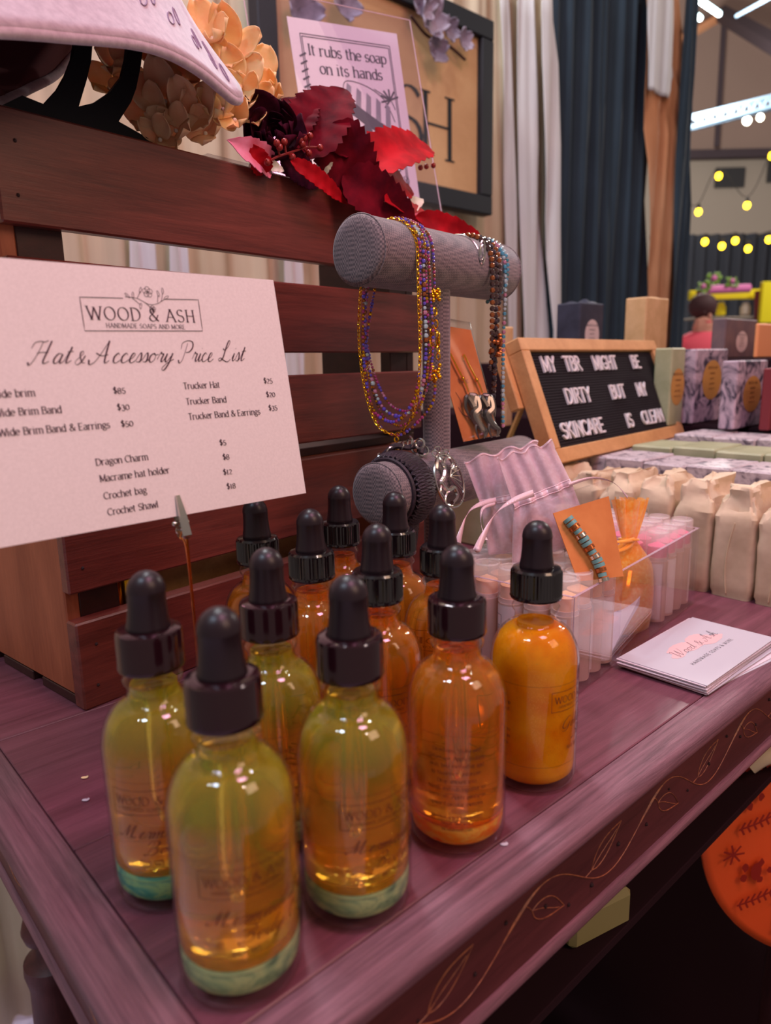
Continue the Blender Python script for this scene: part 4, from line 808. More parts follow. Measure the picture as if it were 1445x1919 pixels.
# ================================================================ dropper bottles
def bottle(name, label, group, kind, smooth_cap, P, bulb_tilt=0.):
    t = thing(name, label, 'bottle', (P[0], P[1], 0.02), group)
    O = (0, 0, 0)
    out = [(0.1, .8), (12, .9), (15.4, .2), (17.6, .8), (19.0, 2.6), (19.5, 5.4), (19.5, 56)]+[(9.2+10.3*math.cos(a), 56+17.5*math.sin(a)) for a in np.linspace(.15, PI/2*.93, 9)]+[(9.2, 75), (9.0, 78.5), (10.2, 80.2), (10.4, 81.6), (9.4, 83.2), (9.2, 86.5), (9.2, 92), (.1, 92)]
    g = G(); g.lathe(out, 64); g.obj('glass', 'glass', t, local=True, smooth=50)
    r0 = .9; zt = {'oil_gold': 74.5}.get(kind[0], 79)
    inn = [(0.1, 4.4), (12, 3.6), (16, 3.8), (18.1, 6), (18.5, 9)]
    m_h = kind[2]
    body = [(18.5, 56)]+[(8.3+10.2*math.cos(a), 56+17*math.sin(a)) for a in np.linspace(.15, PI/2*.93, 8)]+[(8.2, zt-2), (8.0, zt)]
    if kind[1]:
        g = G(); g.lathe(inn+[(18.5, m_h-1.2), (17.5, m_h), (9, m_h+1.0), (.1, m_h+1.2)], 48); g.obj('settled_mica', kind[1], t, local=True, smooth=60)
        g = G(); g.lathe([(.1, m_h+1.9), (9, m_h+1.7), (17.5, m_h+.7), (18.45, m_h-.4)]+body+[(6, zt-.8), (.1, zt-1)], 48)
    else: g = G(); g.lathe(inn+body+[(6, zt-.8), (.1, zt-1)], 48)
    g.obj('oil', kind[0], t, local=True, smooth=60)
    if kind[0] != 'oil_gold':
        g = G(); zb = m_h+13
        g.lathe([(1.0, zb), (1.6, zb+1), (3.0, zb+9), (3.2, zb+12), (3.2, 78)], 20); g.obj('pipette', 'pipette_glass', t, local=True, smooth=50)
    # screw cap
    if smooth_cap:
        g = G(); g.lathe([(9.6, 85.6), (11.3, 85.2), (11.55, 86), (11.3, 86.9), (11.25, 97.2), (10.9, 98.4), (10, 99), (7.6, 99.2), (.1, 99.2)], 64); g.obj('cap', 'cap_gloss', t, local=True, smooth=35)
    else:
        n = 96; V = []; F = []
        prof = [(9.8, 85.3, 0), (11.1, 85.2, 0), (11.45, 86, 0), (11.2, 86.8, 0), (11.25, 87.4, .42), (11.2, 96.6, .42), (10.9, 97.6, .1), (10.2, 98.6, 0), (7.6, 98.9, 0), (.1, 98.9, 0)]
        for r, z, rb in prof:
            for i in range(n): a = 2*PI*i/n; rr = r-(rb if i % 2 else 0); V.append((rr*math.cos(a), rr*math.sin(a), z))
        for j in range(len(prof)-1):
            for i in range(n): k = (i+1) % n; F.append((j*n+i, j*n+k, (j+1)*n+k, (j+1)*n+i))
        F.append(tuple(range(n-1, -1, -1))); g = G(); g.add(V, F); g.obj('cap', 'cap_black', t, local=True, smooth=25)
    g = G(); prof = [(7.1, 98.6), (7.5, 99.4), (7.3, 100.4), (6.85, 103), (6.5, 107), (6.4, 111.6), (6.55, 112.1)]+[(6.5*math.cos(a), 112.3+7*math.sin(a)) for a in np.linspace(.06, PI/2, 9)]
    prof[-1] = (.05, 119.4)
    V = []; F = []; n = 40
    for r, z in prof:
        for i in range(n): a = 2*PI*i/n; V.append((r*math.cos(a)+bulb_tilt*max(0, z-99), r*math.sin(a), z))
    for j in range(len(prof)-1):
        for i in range(n): k = (i+1) % n; F.append((j*n+i, j*n+k, (j+1)*n+k, (j+1)*n+i))
    g = G(); g.add(V, F); g.obj('dropper_bulb', 'rubber', t, local=True, smooth=50)
    return t
def wrap(az):   # text x (mm, to the right as seen from outside) -> angle on the glass
    def mp(x, y, z=0): a = az+x/19.5; return ((19.56+z)*math.cos(a), (19.56+z)*math.sin(a), y)
    return mp
def label_on(t, az, kind):
    mp = wrap(az); g = G()
    text(g, 'WOOD & ASH', 0, 43.4, 3.0, mp, center=True, thick=.8, thin=.35); text(g, 'HANDMADE SOAPS AND MORE', 0, 41.2, 1.1, mp, center=True, thick=.9, thin=.5)
    rectline(g, -14.6, 39.6, 14.6, 48.6, mp, .22)
    if kind == 'gold': text(g, 'Golden Glow', -9.6, 31, 4.6, mp, 'script', thick=.75, thin=.3, slant=.4); text(g, 'Body Oil', -3.2, 25.0, 4.6, mp, 'script', thick=.75, thin=.3, slant=.4)
    else: text(g, 'Mermaid Life', -12.6, 31, 4.6, mp, 'script', thick=.75, thin=.3, slant=.4); text(g, 'Body Oil', -4.4, 24.6, 4.6, mp, 'script', thick=.75, thin=.3, slant=.4)
    text(g, 'Net Wt 2 oz', 1, 20.6, 1.9, mp, center=True, thick=.8, thin=.4)
    for y in (51.5, 14): pline(g, [(x, y) for x in np.linspace(-58, 58, 50)], mp, .12)
    g.obj('front_print', 'label_ink', t, local=True, smooth=False, kind='stuff')
    mp = wrap(az-R_(128)); g = G(); y = 45
    for s_ in ('Directions: Shake well', 'before use. Apply to damp', 'skin, best method or add', 'to favorite moisturizer.', 'Drop amount into', 'hands and rub together to', 'warm oils. Apply gently in', 'upward circular motions.', '', 'Distributed by Wood and Ash', 'Belfair, WA 98528', 'Woodandash.com'):
        text(g, s_, 0, y, 1.55 if y > 19 else 1.25, mp, center=True, thick=.95, thin=.5, track=.86); y -= 3.15 if y > 20 else 2.5
    g.obj('directions_print', 'label_ink', t, local=True, smooth=False, kind='stuff')
MER = ('oil_green', 'mica_teal', 15.5); MES = ('oil_green', 'mica_sage', 15); ORA = ('oil_orange', 'mica_orange', 13); GLD = ('oil_gold', None, 0)
BT = [((-82.6, 231.1), MER, 1, -12, 'mermaid body oil bottle with teal settled shimmer, left of the front one', .03), ((-48.5, 192.1), MES, 1, 10, 'frontmost green gold body oil bottle nearest the table corner', 0),
      ((-12.8, 221.1), MES, 1, 28, 'green gold body oil bottle right behind the frontmost, pale green layer at base', 0), ((26.5, 256.9), ORA, 1, 128, 'clear orange body oil bottle with its directions facing us, in the front row', 0),
      ((65.1, 295.5), GLD, 0, 66, 'opaque golden glitter oil bottle at the right end of the front row', 0), ((-45.6, 258.5), MES, 1, 150, 'second row bottle left of centre, yellow green neck and smooth cap', 0),
      ((-4.2, 296.1), ORA, 0, 40, 'second row orange bottle directly behind the pale green based one', .02), ((-36.4, 331.3), ORA, 0, 60, 'third row orange bottle with a ribbed cap, in the middle of the crowd', 0),
      ((-67.8, 361.8), ORA, 0, 60, 'orange oil bottle nearest the crate, just below the price card', -.02), ((-26.3, 396), ORA, 0, 60, 'rearmost orange bottle, left of the grey roll end', 0),
      ((5, 372.8), ORA, 0, 60, 'back row orange bottle in front of the grey roll end', 0), ((27.5, 335.5), ORA, 0, 200, 'orange bottle behind the front orange one, below the braided bracelet', 0)]
for P, kd, sm, az, lb, bt in BT:
    t = bottle('dropper_bottle', lb, 'body oil dropper bottles', kd, sm, P, bt)
    tocam = math.atan2(-P[1], -P[0])
    label_on(t, tocam+R_(az), 'gold' if kd[0] != 'oil_green' else 'mer')

# ================================================================ padded display bars
be, bn = vdir(39)
def bar(name, label, near, L, R, post_z0, post_s, r2=9.5, t=None):
    near = np.asarray(near, float); t = t or thing(name, label, 'jewelry stand', (near[0]+be[0]*post_s, near[1]+be[1]*post_s, 0))
    M = frame_m(near, bn, np.cross(ZV, bn) if False else ZV, be)   # local z = axis
    g = G(frame_m(near, bn, ZV, be)); rr = R
    g.lathe([(.1, -1.2), (R*.6, -1.0), (R-2.2, -.4), (R-.7, .8), (R, 2.6), (R, L-2.6), (R-.7, L-.8), (R-2.2, L), (.1, L+1)], 64); g.obj('padded_bar', 'linen', t, smooth=60)
    for s_ in (2.2, L-2.2): 
        g = G(); g.tube([near+be*s_+(R+.15)*(math.cos(a)*bn+math.sin(a)*ZV) for a in np.linspace(0, 2*PI, 49)[:-1]], .45, 6, closed=True); g.obj('seam', 'linen', t)
    if not post_z0: return t
    c = near+be*post_s
    g = G(); g.lathe([(r2, 7), (r2, post_z0)], 28, (c[0], c[1], 0)); g.obj('post', 'linen', t)
    g = G(frame_m((c[0], c[1], 0), be, -bn, ZV)); g.box(-30, 30, -26, 26, .05, 7, 2.5); g.obj('base', 'linen', t, smooth=30)
    return t
UP_N = np.array([-13.6, 430, 250.9]); LO_N = at(703, 928, 424)
RB = 19.6
stand_ = bar('jewelry_stand', 'grey linen two tier jewelry stand with two padded round bars behind the bottles', UP_N, 162, 19.8, 236, 80)
bar('', '', LO_N, 186, 19.4, 0, 0, t=stand_)

# ================================================================ beads and chains
def strand(g, P, r, pal, step=None, n=6, jitter=.0, every=1):
    Q = resample(P, step or r*2.05)
    for i, q in enumerate(Q):
        g.cur = pal[random.randrange(len(pal))] if not callable(pal) else pal(i)
        rr = r*(1+jitter*random.uniform(-1, 1)); g.sph(q, rr, n, 4)
    g.cur = 0; return g
def chain(g, P, link=3., w=.3, aspect=.55):
    Q = resample(P, link*.78)
    for i in range(len(Q)-1):
        a, b = Q[i], Q[i+1]; d = b-a; d = d/(np.linalg.norm(d)+1e-9); x = np.cross(d, ZV if abs(d[2]) < .9 else bn); x /= np.linalg.norm(x); y = np.cross(d, x)
        if i % 2: x, y = y, x
        c = (a+b)/2; g.tube([c+d*link*.5*math.cos(t)+x*link*.5*aspect*math.sin(t) for t in np.linspace(0, 2*PI, 9)[:-1]], w, 4, closed=True)
def hang(s, zb, rr=1.0, br=3, bl=8, sk=0, zc=250.9, near=UP_N, R=19.8):
    """loop over the upper bar at s mm along its axis, lowest point zb"""
    c = lambda h, z, ds=0: near+be*(s+ds)+bn*h+ZV*(z-near[2])
    P = [c((R+rr)*math.cos(a), near[2]+(R+rr)*math.sin(a), 0) for a in np.linspace(PI, 0, 13)]
    h = near[2]-zb
    rgt = [c(R+br*.7, near[2]-h*.25, sk*.2), c(R+br, near[2]-h*.55, sk*.4), c(R+br*.4-2, near[2]-h*.82, sk*.7), c(R*.45, near[2]-h*.965, sk)]
    bot = [c(-2, zb, sk)]
    lft = [c(-R*.75, near[2]-h*.93, sk), c(-R-bl*.5, near[2]-h*.72, sk*.7), c(-R-bl, near[2]-h*.45, sk*.4), c(-R-bl*.7, near[2]-h*.2, sk*.2)]
    return cr(P+rgt+bot+lft, 7, closed=True)
def neck(name, label, items, group=None):
    t = thing(name, label, 'necklace', items[0][1][0]); return t
L1 = [('gold chain necklace hanging with a flower charm', 0)]
# 1 gold chain with flower charm
P = hang(31, 142, br=2, bl=7); t = thing('chain_necklace', 'fine gold chain necklace with a small openwork flower charm', 'necklace', P[6])
g = G(); chain(g, P, 3.2, .34); g.obj('chain', 'gold', t, kind='stuff')
lo = min(P, key=lambda q: q[2])+bn*3
g = G(); fc = lo-ZV*11
for i in range(6):
    a = PI*i/3; d = bn*math.cos(a)+ZV*math.sin(a); g.tube([fc+d*3.0+1.6*(bn*math.cos(b)+ZV*math.sin(b)) for b in np.linspace(0, 2*PI, 9)[:-1]], .5, 5, closed=True)
g.tube([fc+ZV*8+1.7*(bn*math.cos(b)+ZV*math.sin(b)) for b in np.linspace(0, 2*PI, 9)[:-1]], .5, 5, closed=True); g.sph(fc, 1.4, 8, 5); g.tube([fc+ZV*4.5, fc+ZV*7], .5, 5); g.obj('flower_charm', 'gold', t)
PALS = [('purple', ['bead_purple', 'bead_magenta', 'bead_bronze', 'gold'], 1.1, 33, 150, .3), ('violet blue', ['bead_purple', 'bead_purple', 'bead_pink', 'bead_ice', 'bead_bronze'], 1.3, 35.5, 153, .3), ('bronze', ['bead_bronze', 'bead_magenta', 'bead_dark', 'gold'], .95, 38, 147, .2), ('mauve', ['bead_magenta', 'bead_purple', 'bead_pink', 'bead_bronze'], 1.0, 40.5, 156, .2)]
for k, (nm, pal, r, s, zb, j) in enumerate(PALS):
    P = hang(s, zb, rr=r+.3+k*.25, br=2+k*.8, bl=4+k*2.2, sk=(-3, 2, 0, 3)[k])
    t = thing('bead_necklace', '%s seed bead necklace bundled on the upper padded bar, %s' % (nm, ('with purple glints', 'with the largest bright beads', 'the plainest brown', 'outermost')[k]), 'necklace', P[6], 'bead necklaces over the upper bar')
    g = G(); strand(g, P, r, list(range(len(pal))), jitter=j); g.obj('beads', pal, t, kind='stuff')
# 6 the magenta strand that ends in gold clasp work
s = 47; c = lambda h, z, ds=0: UP_N+be*(s+ds)+bn*h+ZV*(z-UP_N[2])
R = 21
P = cr([c(R*math.cos(a), 250.9+R*math.sin(a)) for a in np.linspace(PI*.9, 0, 11)]+[c(R+.5, 240), c(R+.8, 232)], 6)
t = thing('clasp_necklace', 'magenta bead strand ending in chunky gold bead clusters and clasp', 'necklace', P[20])
g = G(); strand(g, P, 1.0, [0, 1, 2], jitter=.2); g.obj('beads', ['bead_magenta', 'bead_purple', 'bead_bronze'], t, kind='stuff')
def cluster(zc, h, n_, rad):
    g = G()
    for i in range(n_): a = random.uniform(0, 2*PI); g.sph(c(R+1+rad*math.cos(a), zc+random.uniform(-h, h), rad*math.sin(a)), 1.35, 7, 5)
    g.obj('gold_cluster', 'gold', t)
cluster(226, 4, 16, 2.6); cluster(180, 6, 22, 2.8)
g = G(); chain(g, [c(R+1, 221), c(R+1.5, 206)], 5, .55, .7); chain(g, [c(R+3, 205), c(R+3.4, 188)], 4, .5, .7); chain(g, [c(R-2, 207), c(R-3, 190)], 3.4, .42, .7)
g.tube([c(R+.5+3.6*math.cos(b), 201+5.2*math.sin(b), .6*math.sin(3*b)) for b in np.linspace(0, 2*PI, 15)[:-1]], .7, 6, closed=True); g.obj('clasp', 'gold', t)
P = cr([c(R+1, 174), c(R-2, 160), c(R-12, 146, -8), c(0, 141, -12), c(-14, 146, -12), c(-R-4, 166, -10), c(-R-8, 200, -6), c(-R-3, 240, 0)], 8)
g = G(); strand(g, P, 1.05, [0, 1, 2, 3], jitter=.3); g.obj('lower_beads', ['bead_purple', 'gold', 'bead_bronze', 'bead_magenta'], t, kind='stuff')
# right hand bundle: dark bead necklaces and the ice blue strand
for k, (s, zb, pal, r, lb, br) in enumerate(((116, 196, ['bead_dark', 'bead_bronze'], 1.9, 'dark brown faceted bead necklace at the far end of the bar, left strand', 0), (121, 190, ['bead_dark', 'cord_black'], 2.0, 'near black bead necklace at the far end of the bar, middle strand', 1), (126, 200, ['bead_dark', 'bead_bronze', 'cord_black'], 1.9, 'dark brown bead necklace beside the ice blue strand', 1))):
    c2 = lambda h, z, ds=0: UP_N+be*(s+ds)+bn*h+ZV*(z-UP_N[2])
    R = 21.6
    zl = (182, 150, 158)[k]
    P = cr([c2(R*math.cos(a), 250.9+R*math.sin(a)) for a in np.linspace(PI*.95, 0, 11)]+[c2(R+.5, 236), c2(R+.5, 205, (0, -1, -4)[k]), c2(R-1, zl+8, (3, 0, -4)[k]), c2(R-2.5, zl, (3, -1, -5)[k])], 6)
    t = thing('bead_necklace', lb, 'necklace', P[20], 'dark bead necklaces at the far end'); g = G(); strand(g, P, r, list(range(len(pal)))); g.obj('beads', pal, t, kind='stuff')
g = G(); c2 = lambda h, z, ds=0: UP_N+be*(121+ds)+bn*h+ZV*(z-UP_N[2])
for i in range(22): a = random.uniform(0, 6.28); g.sph(c2(22+3.5*math.cos(a), 197+random.uniform(-7, 7), 3.5*math.sin(a)), 1.8, 7, 5)
tag(g.obj('bead_knot', 'bead_bronze', kind='thing'), 'cluster of bronze beads knotted on the dark necklaces', 'bead cluster')
for k, (s, pal, lb) in enumerate(((134, ['bead_ice', 'bead_blue', 'bead_pink'], 'ice blue crystal strand hanging down past the letter board frame'), (138, ['bead_blue', 'bead_teal', 'bead_ice'], 'aqua crystal strand looped at the far tip of the padded bar'))):
    c3 = lambda h, z, ds=0: UP_N+be*(s+ds)+bn*h+ZV*(z-UP_N[2]); R = 21.4
    P = cr([c3(R*math.cos(a), 250.9+R*math.sin(a)) for a in np.linspace(PI*.95, 0, 11)]+([c3(R+.5, 236), c3(R-1, 200, 1), c3(R-1, 165, 1), c3(R-1, 140, 2)] if k == 0 else [c3(R-2, 240, 1), c3(R-8, 233, 2), c3(4, 229, 2)]), 6)
    t = thing('crystal_strand', lb, 'necklace', P[20], 'pale crystal strands'); g = G(); strand(g, P, 1.5, [0, 1, 2], jitter=.15); g.obj('beads', pal, t, kind='stuff')
g = G(); c2 = lambda h, z, ds=0: UP_N+be*(103+ds)+bn*h+ZV*(z-UP_N[2])
for rr in (3.2, 5): g.tube([c2(20.6+.3*math.sin(b), 258+rr*1.5*math.sin(b), 2+rr*.7*math.cos(b)) for b in np.linspace(0, 2*PI, 15)[:-1]], .5, 5, closed=True)
g.tube([c2(20.4*math.cos(a), 250.9+20.4*math.sin(a)) for a in np.linspace(2.6, .45, 14)], .5, 5)
tag(g.obj('silver_charm', 'silver'), 'small silver oval charm on a cord over the bar', 'charm')

# ================================================================ braided bracelet and dragon medallion on the low bar
lb_ = lambda s, r, a: LO_N+be*s+r*(math.cos(a)*bn+math.sin(a)*ZV)
RL = 19.4
t = thing('braided_bracelet', 'thick black braided cord bracelet looped over the low padded bar', 'bracelet', LO_N+be*22)
for k in range(4):
    g = G(); P = []
    for i in range(150):
        a = PI*1.28-i/149*PI*1.62; ph = i*.62+k*PI/2; fall = 0
        q = lb_(21+8.5*math.sin(ph)+(i/149)*4, RL+2.6+1.3*math.cos(2*ph), a); P.append(q)
    # front tail hanging below the bar
    q0 = P[-1]
    for i in range(42): ph = (150+i)*.62+k*PI/2; P.append(lb_(24+6*math.sin(ph), RL+2+1.2*math.cos(2*ph), -PI*.34)+np.array([0, 0, -i*.55])+bn*(-i*.08))
    g.tube(P, 1.85, 6); g.obj('braided_strand', 'cord_black', t, label='one plait of the braid')
g = G(); g.tube([lb_(12.5, RL+.9, a) for a in np.linspace(PI*1.2, -PI*.35, 50)], 1.5, 6); g.obj('side_cord', 'bead_teal', t, label='thin dark teal cord beside the braid') if False else g.obj('side_cord', 'cord_black', t)
t = thing('silver_ring_cluster', 'bunch of silver jump rings and cord ends on top of the bracelet', 'bracelet clasp', lb_(34, RL+4, 1.7))
for i, (s, a, h, rr) in enumerate(((26, 1.9, 5, 3.6), (33, 1.75, 7, 3.2), (37, 1.6, 9, 3.8), (40, 1.45, 6, 4.2), (43, 1.35, 4, 3.4), (36, 1.3, 10, 3), (20, 2.1, 3.4, 3))):
    c = lb_(s, RL+h, a); g = G(); ax = np.array([random.uniform(-1, 1), random.uniform(-1, 1), random.uniform(-.5, .5)]); ax /= np.linalg.norm(ax); b2 = np.cross(ax, ZV); b2 /= np.linalg.norm(b2); b3 = np.cross(b2, ax)
    g.tube([c+rr*(b2*math.cos(b)+b3*math.sin(b)) for b in np.linspace(0, 2*PI, 17)[:-1]], .75, 6, closed=True); g.obj('jump_ring', 'silver', t)
g = G(); g.tube(cr([lb_(22, RL+4, 2.1), lb_(28, RL+8, 1.8), lb_(35, RL+6, 1.6), lb_(42, RL+8, 1.4), lb_(39, RL+3, 1.3)], 6), 2.0, 7); g.obj('cord_knot', 'cord_black', t)
t = thing('dragon_medallion', 'round openwork silver dragon medallion hanging on the front of the low bar', 'charm', lb_(46, RL+3, .3))
mc = lb_(48, RL+3.2, .18); mu = -bn*math.sin(.30)+ZV*math.cos(.30); mv = be; mn_ = np.cross(mv, mu)
MP = lambda x, y, z=0: mc+mv*x*1.15+mu*y*1.15+bn*(z+.0)
def sw(pts, r, nm='scroll'):
    g = G(); g.tube(cr([MP(x, y, .4) for x, y in pts], 6), r, 6); g.obj(nm, 'silver', t)
g = G(); g.tube([MP(13*math.cos(a), 15*math.sin(a)) for a in np.linspace(0, 2*PI, 41)[:-1]], .8, 6, closed=True); g.obj('rim', 'silver', t)
sw([(-10, 8), (-6, 13), (-2, 8), (-5, 3), (-9, 0), (-4, -5), (2, -4), (3, -9), (-3, -12)], 1.5, 'dragon_body'); sw([(-3, 8), (0, 12), (5, 12), (7, 8), (4, 6)], 1.0, 'dragon_neck')
sw([(4, 7), (7, 9), (9, 7), (6.5, 5.5), (4, 7)], .9, 'dragon_head'); sw([(-4, -5), (-8, -8), (-9, -12), (-4, -13.5)], .8, 'dragon_tail')
for k in range(6): sw([(1, 2), (5, 4-k*1.6), (11.5-k*.5, 5-k*3.6)], .42, 'wing_rib')
sw([(1, 2), (6, 8), (11, 6), (12.5, 0), (11, -7), (7, -12)], .5, 'wing_edge'); sw([(-8, 0), (-11, -4), (-9, -8)], .8, 'dragon_leg')
for k in range(4): c = MP(-7+3.6*k, 16+2.2*math.sin(k*2), 0); g = G(); g.tube([c+2.4*(mv*math.cos(b)+mu*math.sin(b)+bn*.4*math.sin(2*b)) for b in np.linspace(0, 2*PI, 13)[:-1]], .6, 5, closed=True); g.obj('jump_ring', 'silver', t)

# ================================================================ earring card in a clear sleeve
e0 = onp(858, 838, LO_N+be*62+ZV*19, -be*0+np.array([0, -1, 0])); 
Ye = float((LO_N+be*84)[1])-2
e_bl, e_tl, e_tr, e_br = at(868, 832, Ye), at(800, 590, Ye+16), at(880, 605, Ye+28), at(936, 818, Ye+12)
t = thing('earring_card', 'orange brown earring card in a clear sleeve leaning on the tall stand', 'card', e_bl)
ex = (e_br-e_bl); ew = np.linalg.norm(ex); ex = ex/ew; ey = (e_tl-e_bl); eh = np.linalg.norm(ey); ey = ey/eh; en = np.cross(ex, ey); en /= np.linalg.norm(en); ey = np.cross(en, ex)
en = -en if en@FW > 0 else en
ebil = lambda u, v: (e_bl*(1-u)+e_br*u)*(1-v)+(e_tl*(1-u)+e_tr*u)*v
g = G(); g.slab(lambda u, v: ebil(.02+.96*u, .015+.92*v)-en*.3, 6, 8, .5); g.obj('card_sheet', 'kraft_orange', t, smooth=False)
g = G(); g.slab(lambda u, v: ebil(u, v)+en*(7.5*math.sin(PI*u)*(1-v)**.6+.8+.4*math.sin(9*v+4*u)), 14, 14, .12); g.obj('clear_sleeve', 'plastic_film', t, smooth='all')
EM = lambda x, y, z=0: ebil(x, y)+en*(z+.6)
for k, (x, y) in enumerate(((.46, .37), (.80, .36))):
    g = G(); g.tube(cr([EM(x-.22, y+.30, 0), EM(x-.20, y+.34, 1.5), EM(x-.14, y+.24, 2), EM(x-.03, y+.10, 2), EM(x, y+.02, 2)], 6), .7, 6); g.sph(EM(x-.06, y+.13, 2), 1.6, 8, 5); g.obj('ear_hook', 'gold', t)
    g = G()
    P = cr([EM(x-.02, y, 2.5), EM(x+.12, y-.03, 3.2), EM(x+.10, y-.12, 3.6), EM(x-.06, y-.17, 3.2), EM(x+.02, y-.26, 3), EM(x+.16, y-.31, 2.6), EM(x+.06, y-.36, 2.2)], 7)
    g.tube(P, list(np.interp(np.linspace(0, 1, len(P)), [0, .15, .45, .8, 1], [1.4, 2.6, 3.4, 1.8, .6])), 8)
    for sg in (-1, 1):
        P = cr([EM(x, y-.1, 3.4), EM(x+sg*.12, y-.02, 4), EM(x+sg*.21, y-.10, 3), EM(x+sg*.15, y-.19, 2.4)], 6); g.tube(P, list(np.linspace(2.6, .5, len(P))), 7)
        P = cr([EM(x, y-.22, 3), EM(x+sg*.11, y-.28, 3.4), EM(x+sg*.07, y-.36, 2.4)], 5); g.tube(P, list(np.linspace(1.7, .5, len(P))), 6)
    g.obj('dragon_pendant', 'silver_dark', t)
g = G(); mpe = lambda x, y, z=0: EM(x/60., y/100., z*.2)
text(g, 'rustic', 17, 47, 6.5, mpe, 'script', thick=.5, thin=.2, slant=.3); 
for st in ([(10, 40), (14, 33), (12, 28)], [(30, 36), (42, 33), (58, 38)], [(8, 28), (12, 22), (20, 20)]): pline(g, [tuple(q[:2]) for q in cr([(a, b, 0) for a, b in st], 6)], mpe, .5)
g.obj('lettering', 'print_ink', t, smooth=False)

# ================================================================ letter board
LB = np.array([158.9, 649., 92.]); le_, ln_ = vdir(42.8); lt_ = R_(21.5)
lw_ = math.cos(lt_)*ZV-math.sin(lt_)*ln_; lnn = math.cos(lt_)*ln_+math.sin(lt_)*ZV
LW, LH = 316., 124.
mp = flat(LB, le_, lw_, lnn); LM = frame_m(LB, le_, lw_, lnn)
t = thing('letter_board', 'wood framed black letter board standing on the soaps, white capitals in three rows', 'sign', LB+le_*LW/2)
fwid = 14.
for (x0, x1, y0, y1) in ((0, LW, 0, fwid), (0, LW, LH-fwid*.9, LH), (0, fwid, fwid, LH-fwid*.9), (LW-fwid, LW, fwid, LH-fwid*.9)):
    g = G(LM); g.box(x0, x1, y0, y1, -14, 2, .8); g.obj('frame_bar', 'pine', t, smooth=False)
g = G(LM); n = 34
prof = []
for i in range(n): 
    y = fwid+(LH-2*fwid)*i/n; d = (LH-2*fwid)/n; prof += [(y, -3.4), (y+d*.28, -3.4), (y+d*.28, -2.2), (y+d, -2.2)]
V = [(x, y, z) for x in (fwid, LW-fwid) for y, z in prof]; m = len(prof)
g.add(V, [(i, i+1, m+i+1, m+i) for i in range(m-1)]); g.box(fwid, LW-fwid, fwid, LH-fwid*.9, -8, -5); g.obj('felt_panel', 'felt_black', t, smooth=False)
rows = (('MY TBR MIGHT BE', 96.5-6, (32, 76, 139, 236)), ('DIRTY BUT MY', 60-3.5, (58, 158, 226)), ('SKINCARE IS CLEAN', 22.5, (30, 174, 216)))
for s_, y, xs in rows:
    for wd_, x in zip(s_.split(), xs):
        for ch in wd_:
            g = G(); x2 = text(g, ch, x, y, 14.6, mp, 'sans', thick=1.0, z=-2.1, deep=2.0, track=.9); g.obj('letter', 'letter_white', t, smooth=False); x = x2+.3
bk = G(); q = LB+lw_*LH*.75-lnn*14
bk.tube([q+le_*40, q+le_*40+(-ln_*38)+ZV*(91.-(q[2]))], 3, 6); bk.obj('rear_strut', 'pine', t)
g = G(LM); g.box(-7, 3, 60, 134, -26, -15, 1); g.obj('side_post', 'pine', t, smooth=False)

# ================================================================ clear divided box and what stands in it
BN = T(319.2, -203.7); BR = T(532.1, -229.2); bd = (BR-BN)/np.linalg.norm(BR-BN); bl = np.cross(ZV, bd); BM = frame_m(BN, bd, bl, ZV)
BL_, BD_, BH_ = 206., 96., 60.
t = thing('acrylic_organizer', 'clear acrylic organizer box with three compartments beside the business cards', 'box', BN+bd*BL_/2+bl*BD_/2)
w_ = 1.8
for nm, b in (('floor_panel', (0, BL_, 0, BD_, .2, 2)), ('front_panel', (0, BL_, 0, w_, 2, BH_)), ('rear_panel', (0, BL_, BD_-w_, BD_, 2, BH_)), ('end_panel', (0, w_, w_, BD_-w_, 2, BH_)), ('end_panel', (BL_-w_, BL_, w_, BD_-w_, 2, BH_)), ('divider', (67, 68.6, w_, BD_-w_, 2, BH_-2)), ('divider', (138, 139.6, w_, BD_-w_, 2, BH_-2))):
    g = G(BM); g.box(*b, .25); g.obj(nm, 'acrylic', t, smooth=False)
g = G(BM)
for (x0, x1, y0, y1) in ((0, BL_, 0, w_), (0, BL_, BD_-w_, BD_), (0, w_, 0, BD_), (BL_-w_, BL_, 0, BD_)): g.box(x0, x1, y0, y1, BH_, BH_+.3)
g.box(0, .5, 0, .5, 0, BH_); g.obj('polished_edge', 'acrylic_edge', t, smooth=False)
def tube_balm(x, y, fill, lb, grp, rot, first=None):
    p = BN+bd*x+bl*y+ZV*2.1
    t = thing('lip_balm_tube', lb, 'tube', p, grp, rot)
    g = G(); g.lathe([(7.6, 0), (7.8, .6), (7.8, 44), (7.3, 44.5), (7.3, 47)], 24); g.obj('tube_body', 'tube_body', t, local=True)
    g = G(); g.lathe([(6.6, 44), (6.6, 54.5), (.1, 57.6)], 24); g.obj('balm_stick', fill, t, local=True)
    g = G(); n = 18; V = [((7.95)*math.cos(a), 7.95*math.sin(a), z) for z in (2, 43) for a in np.linspace(0, 4.6, n)]; g.add(V, [(i, i+1, n+i+1, n+i) for i in range(n-1)]); g.obj('paper_label', 'tube_label', t, local=True)
    mpw = lambda x, y, z=0: (8.05*math.cos(2.3+y/8.), 8.05*math.sin(2.3+y/8.), 6+x)
    g = G(); text(g, 'WOOD & ASH', 2, -1.2, 2.6, mpw, thick=.9, thin=.4); rectline(g, 0, -2.4, 31, 2.6, mpw, .25); text(g, 'lip balm', 8, -5, 1.6, mpw, thick=.9, thin=.5); g.obj('print', 'grey_ink', t, local=True, smooth=False)
    g = G(); g.lathe([(8.05, 44.8), (8.0, 65), (7.4, 65.6), (6.9, 65.1), (6.9, 64.3), (.1, 64.2)], 28); g.obj('clear_cap', 'tube_clear', t, local=True, smooth=50)
    return t
FI = None
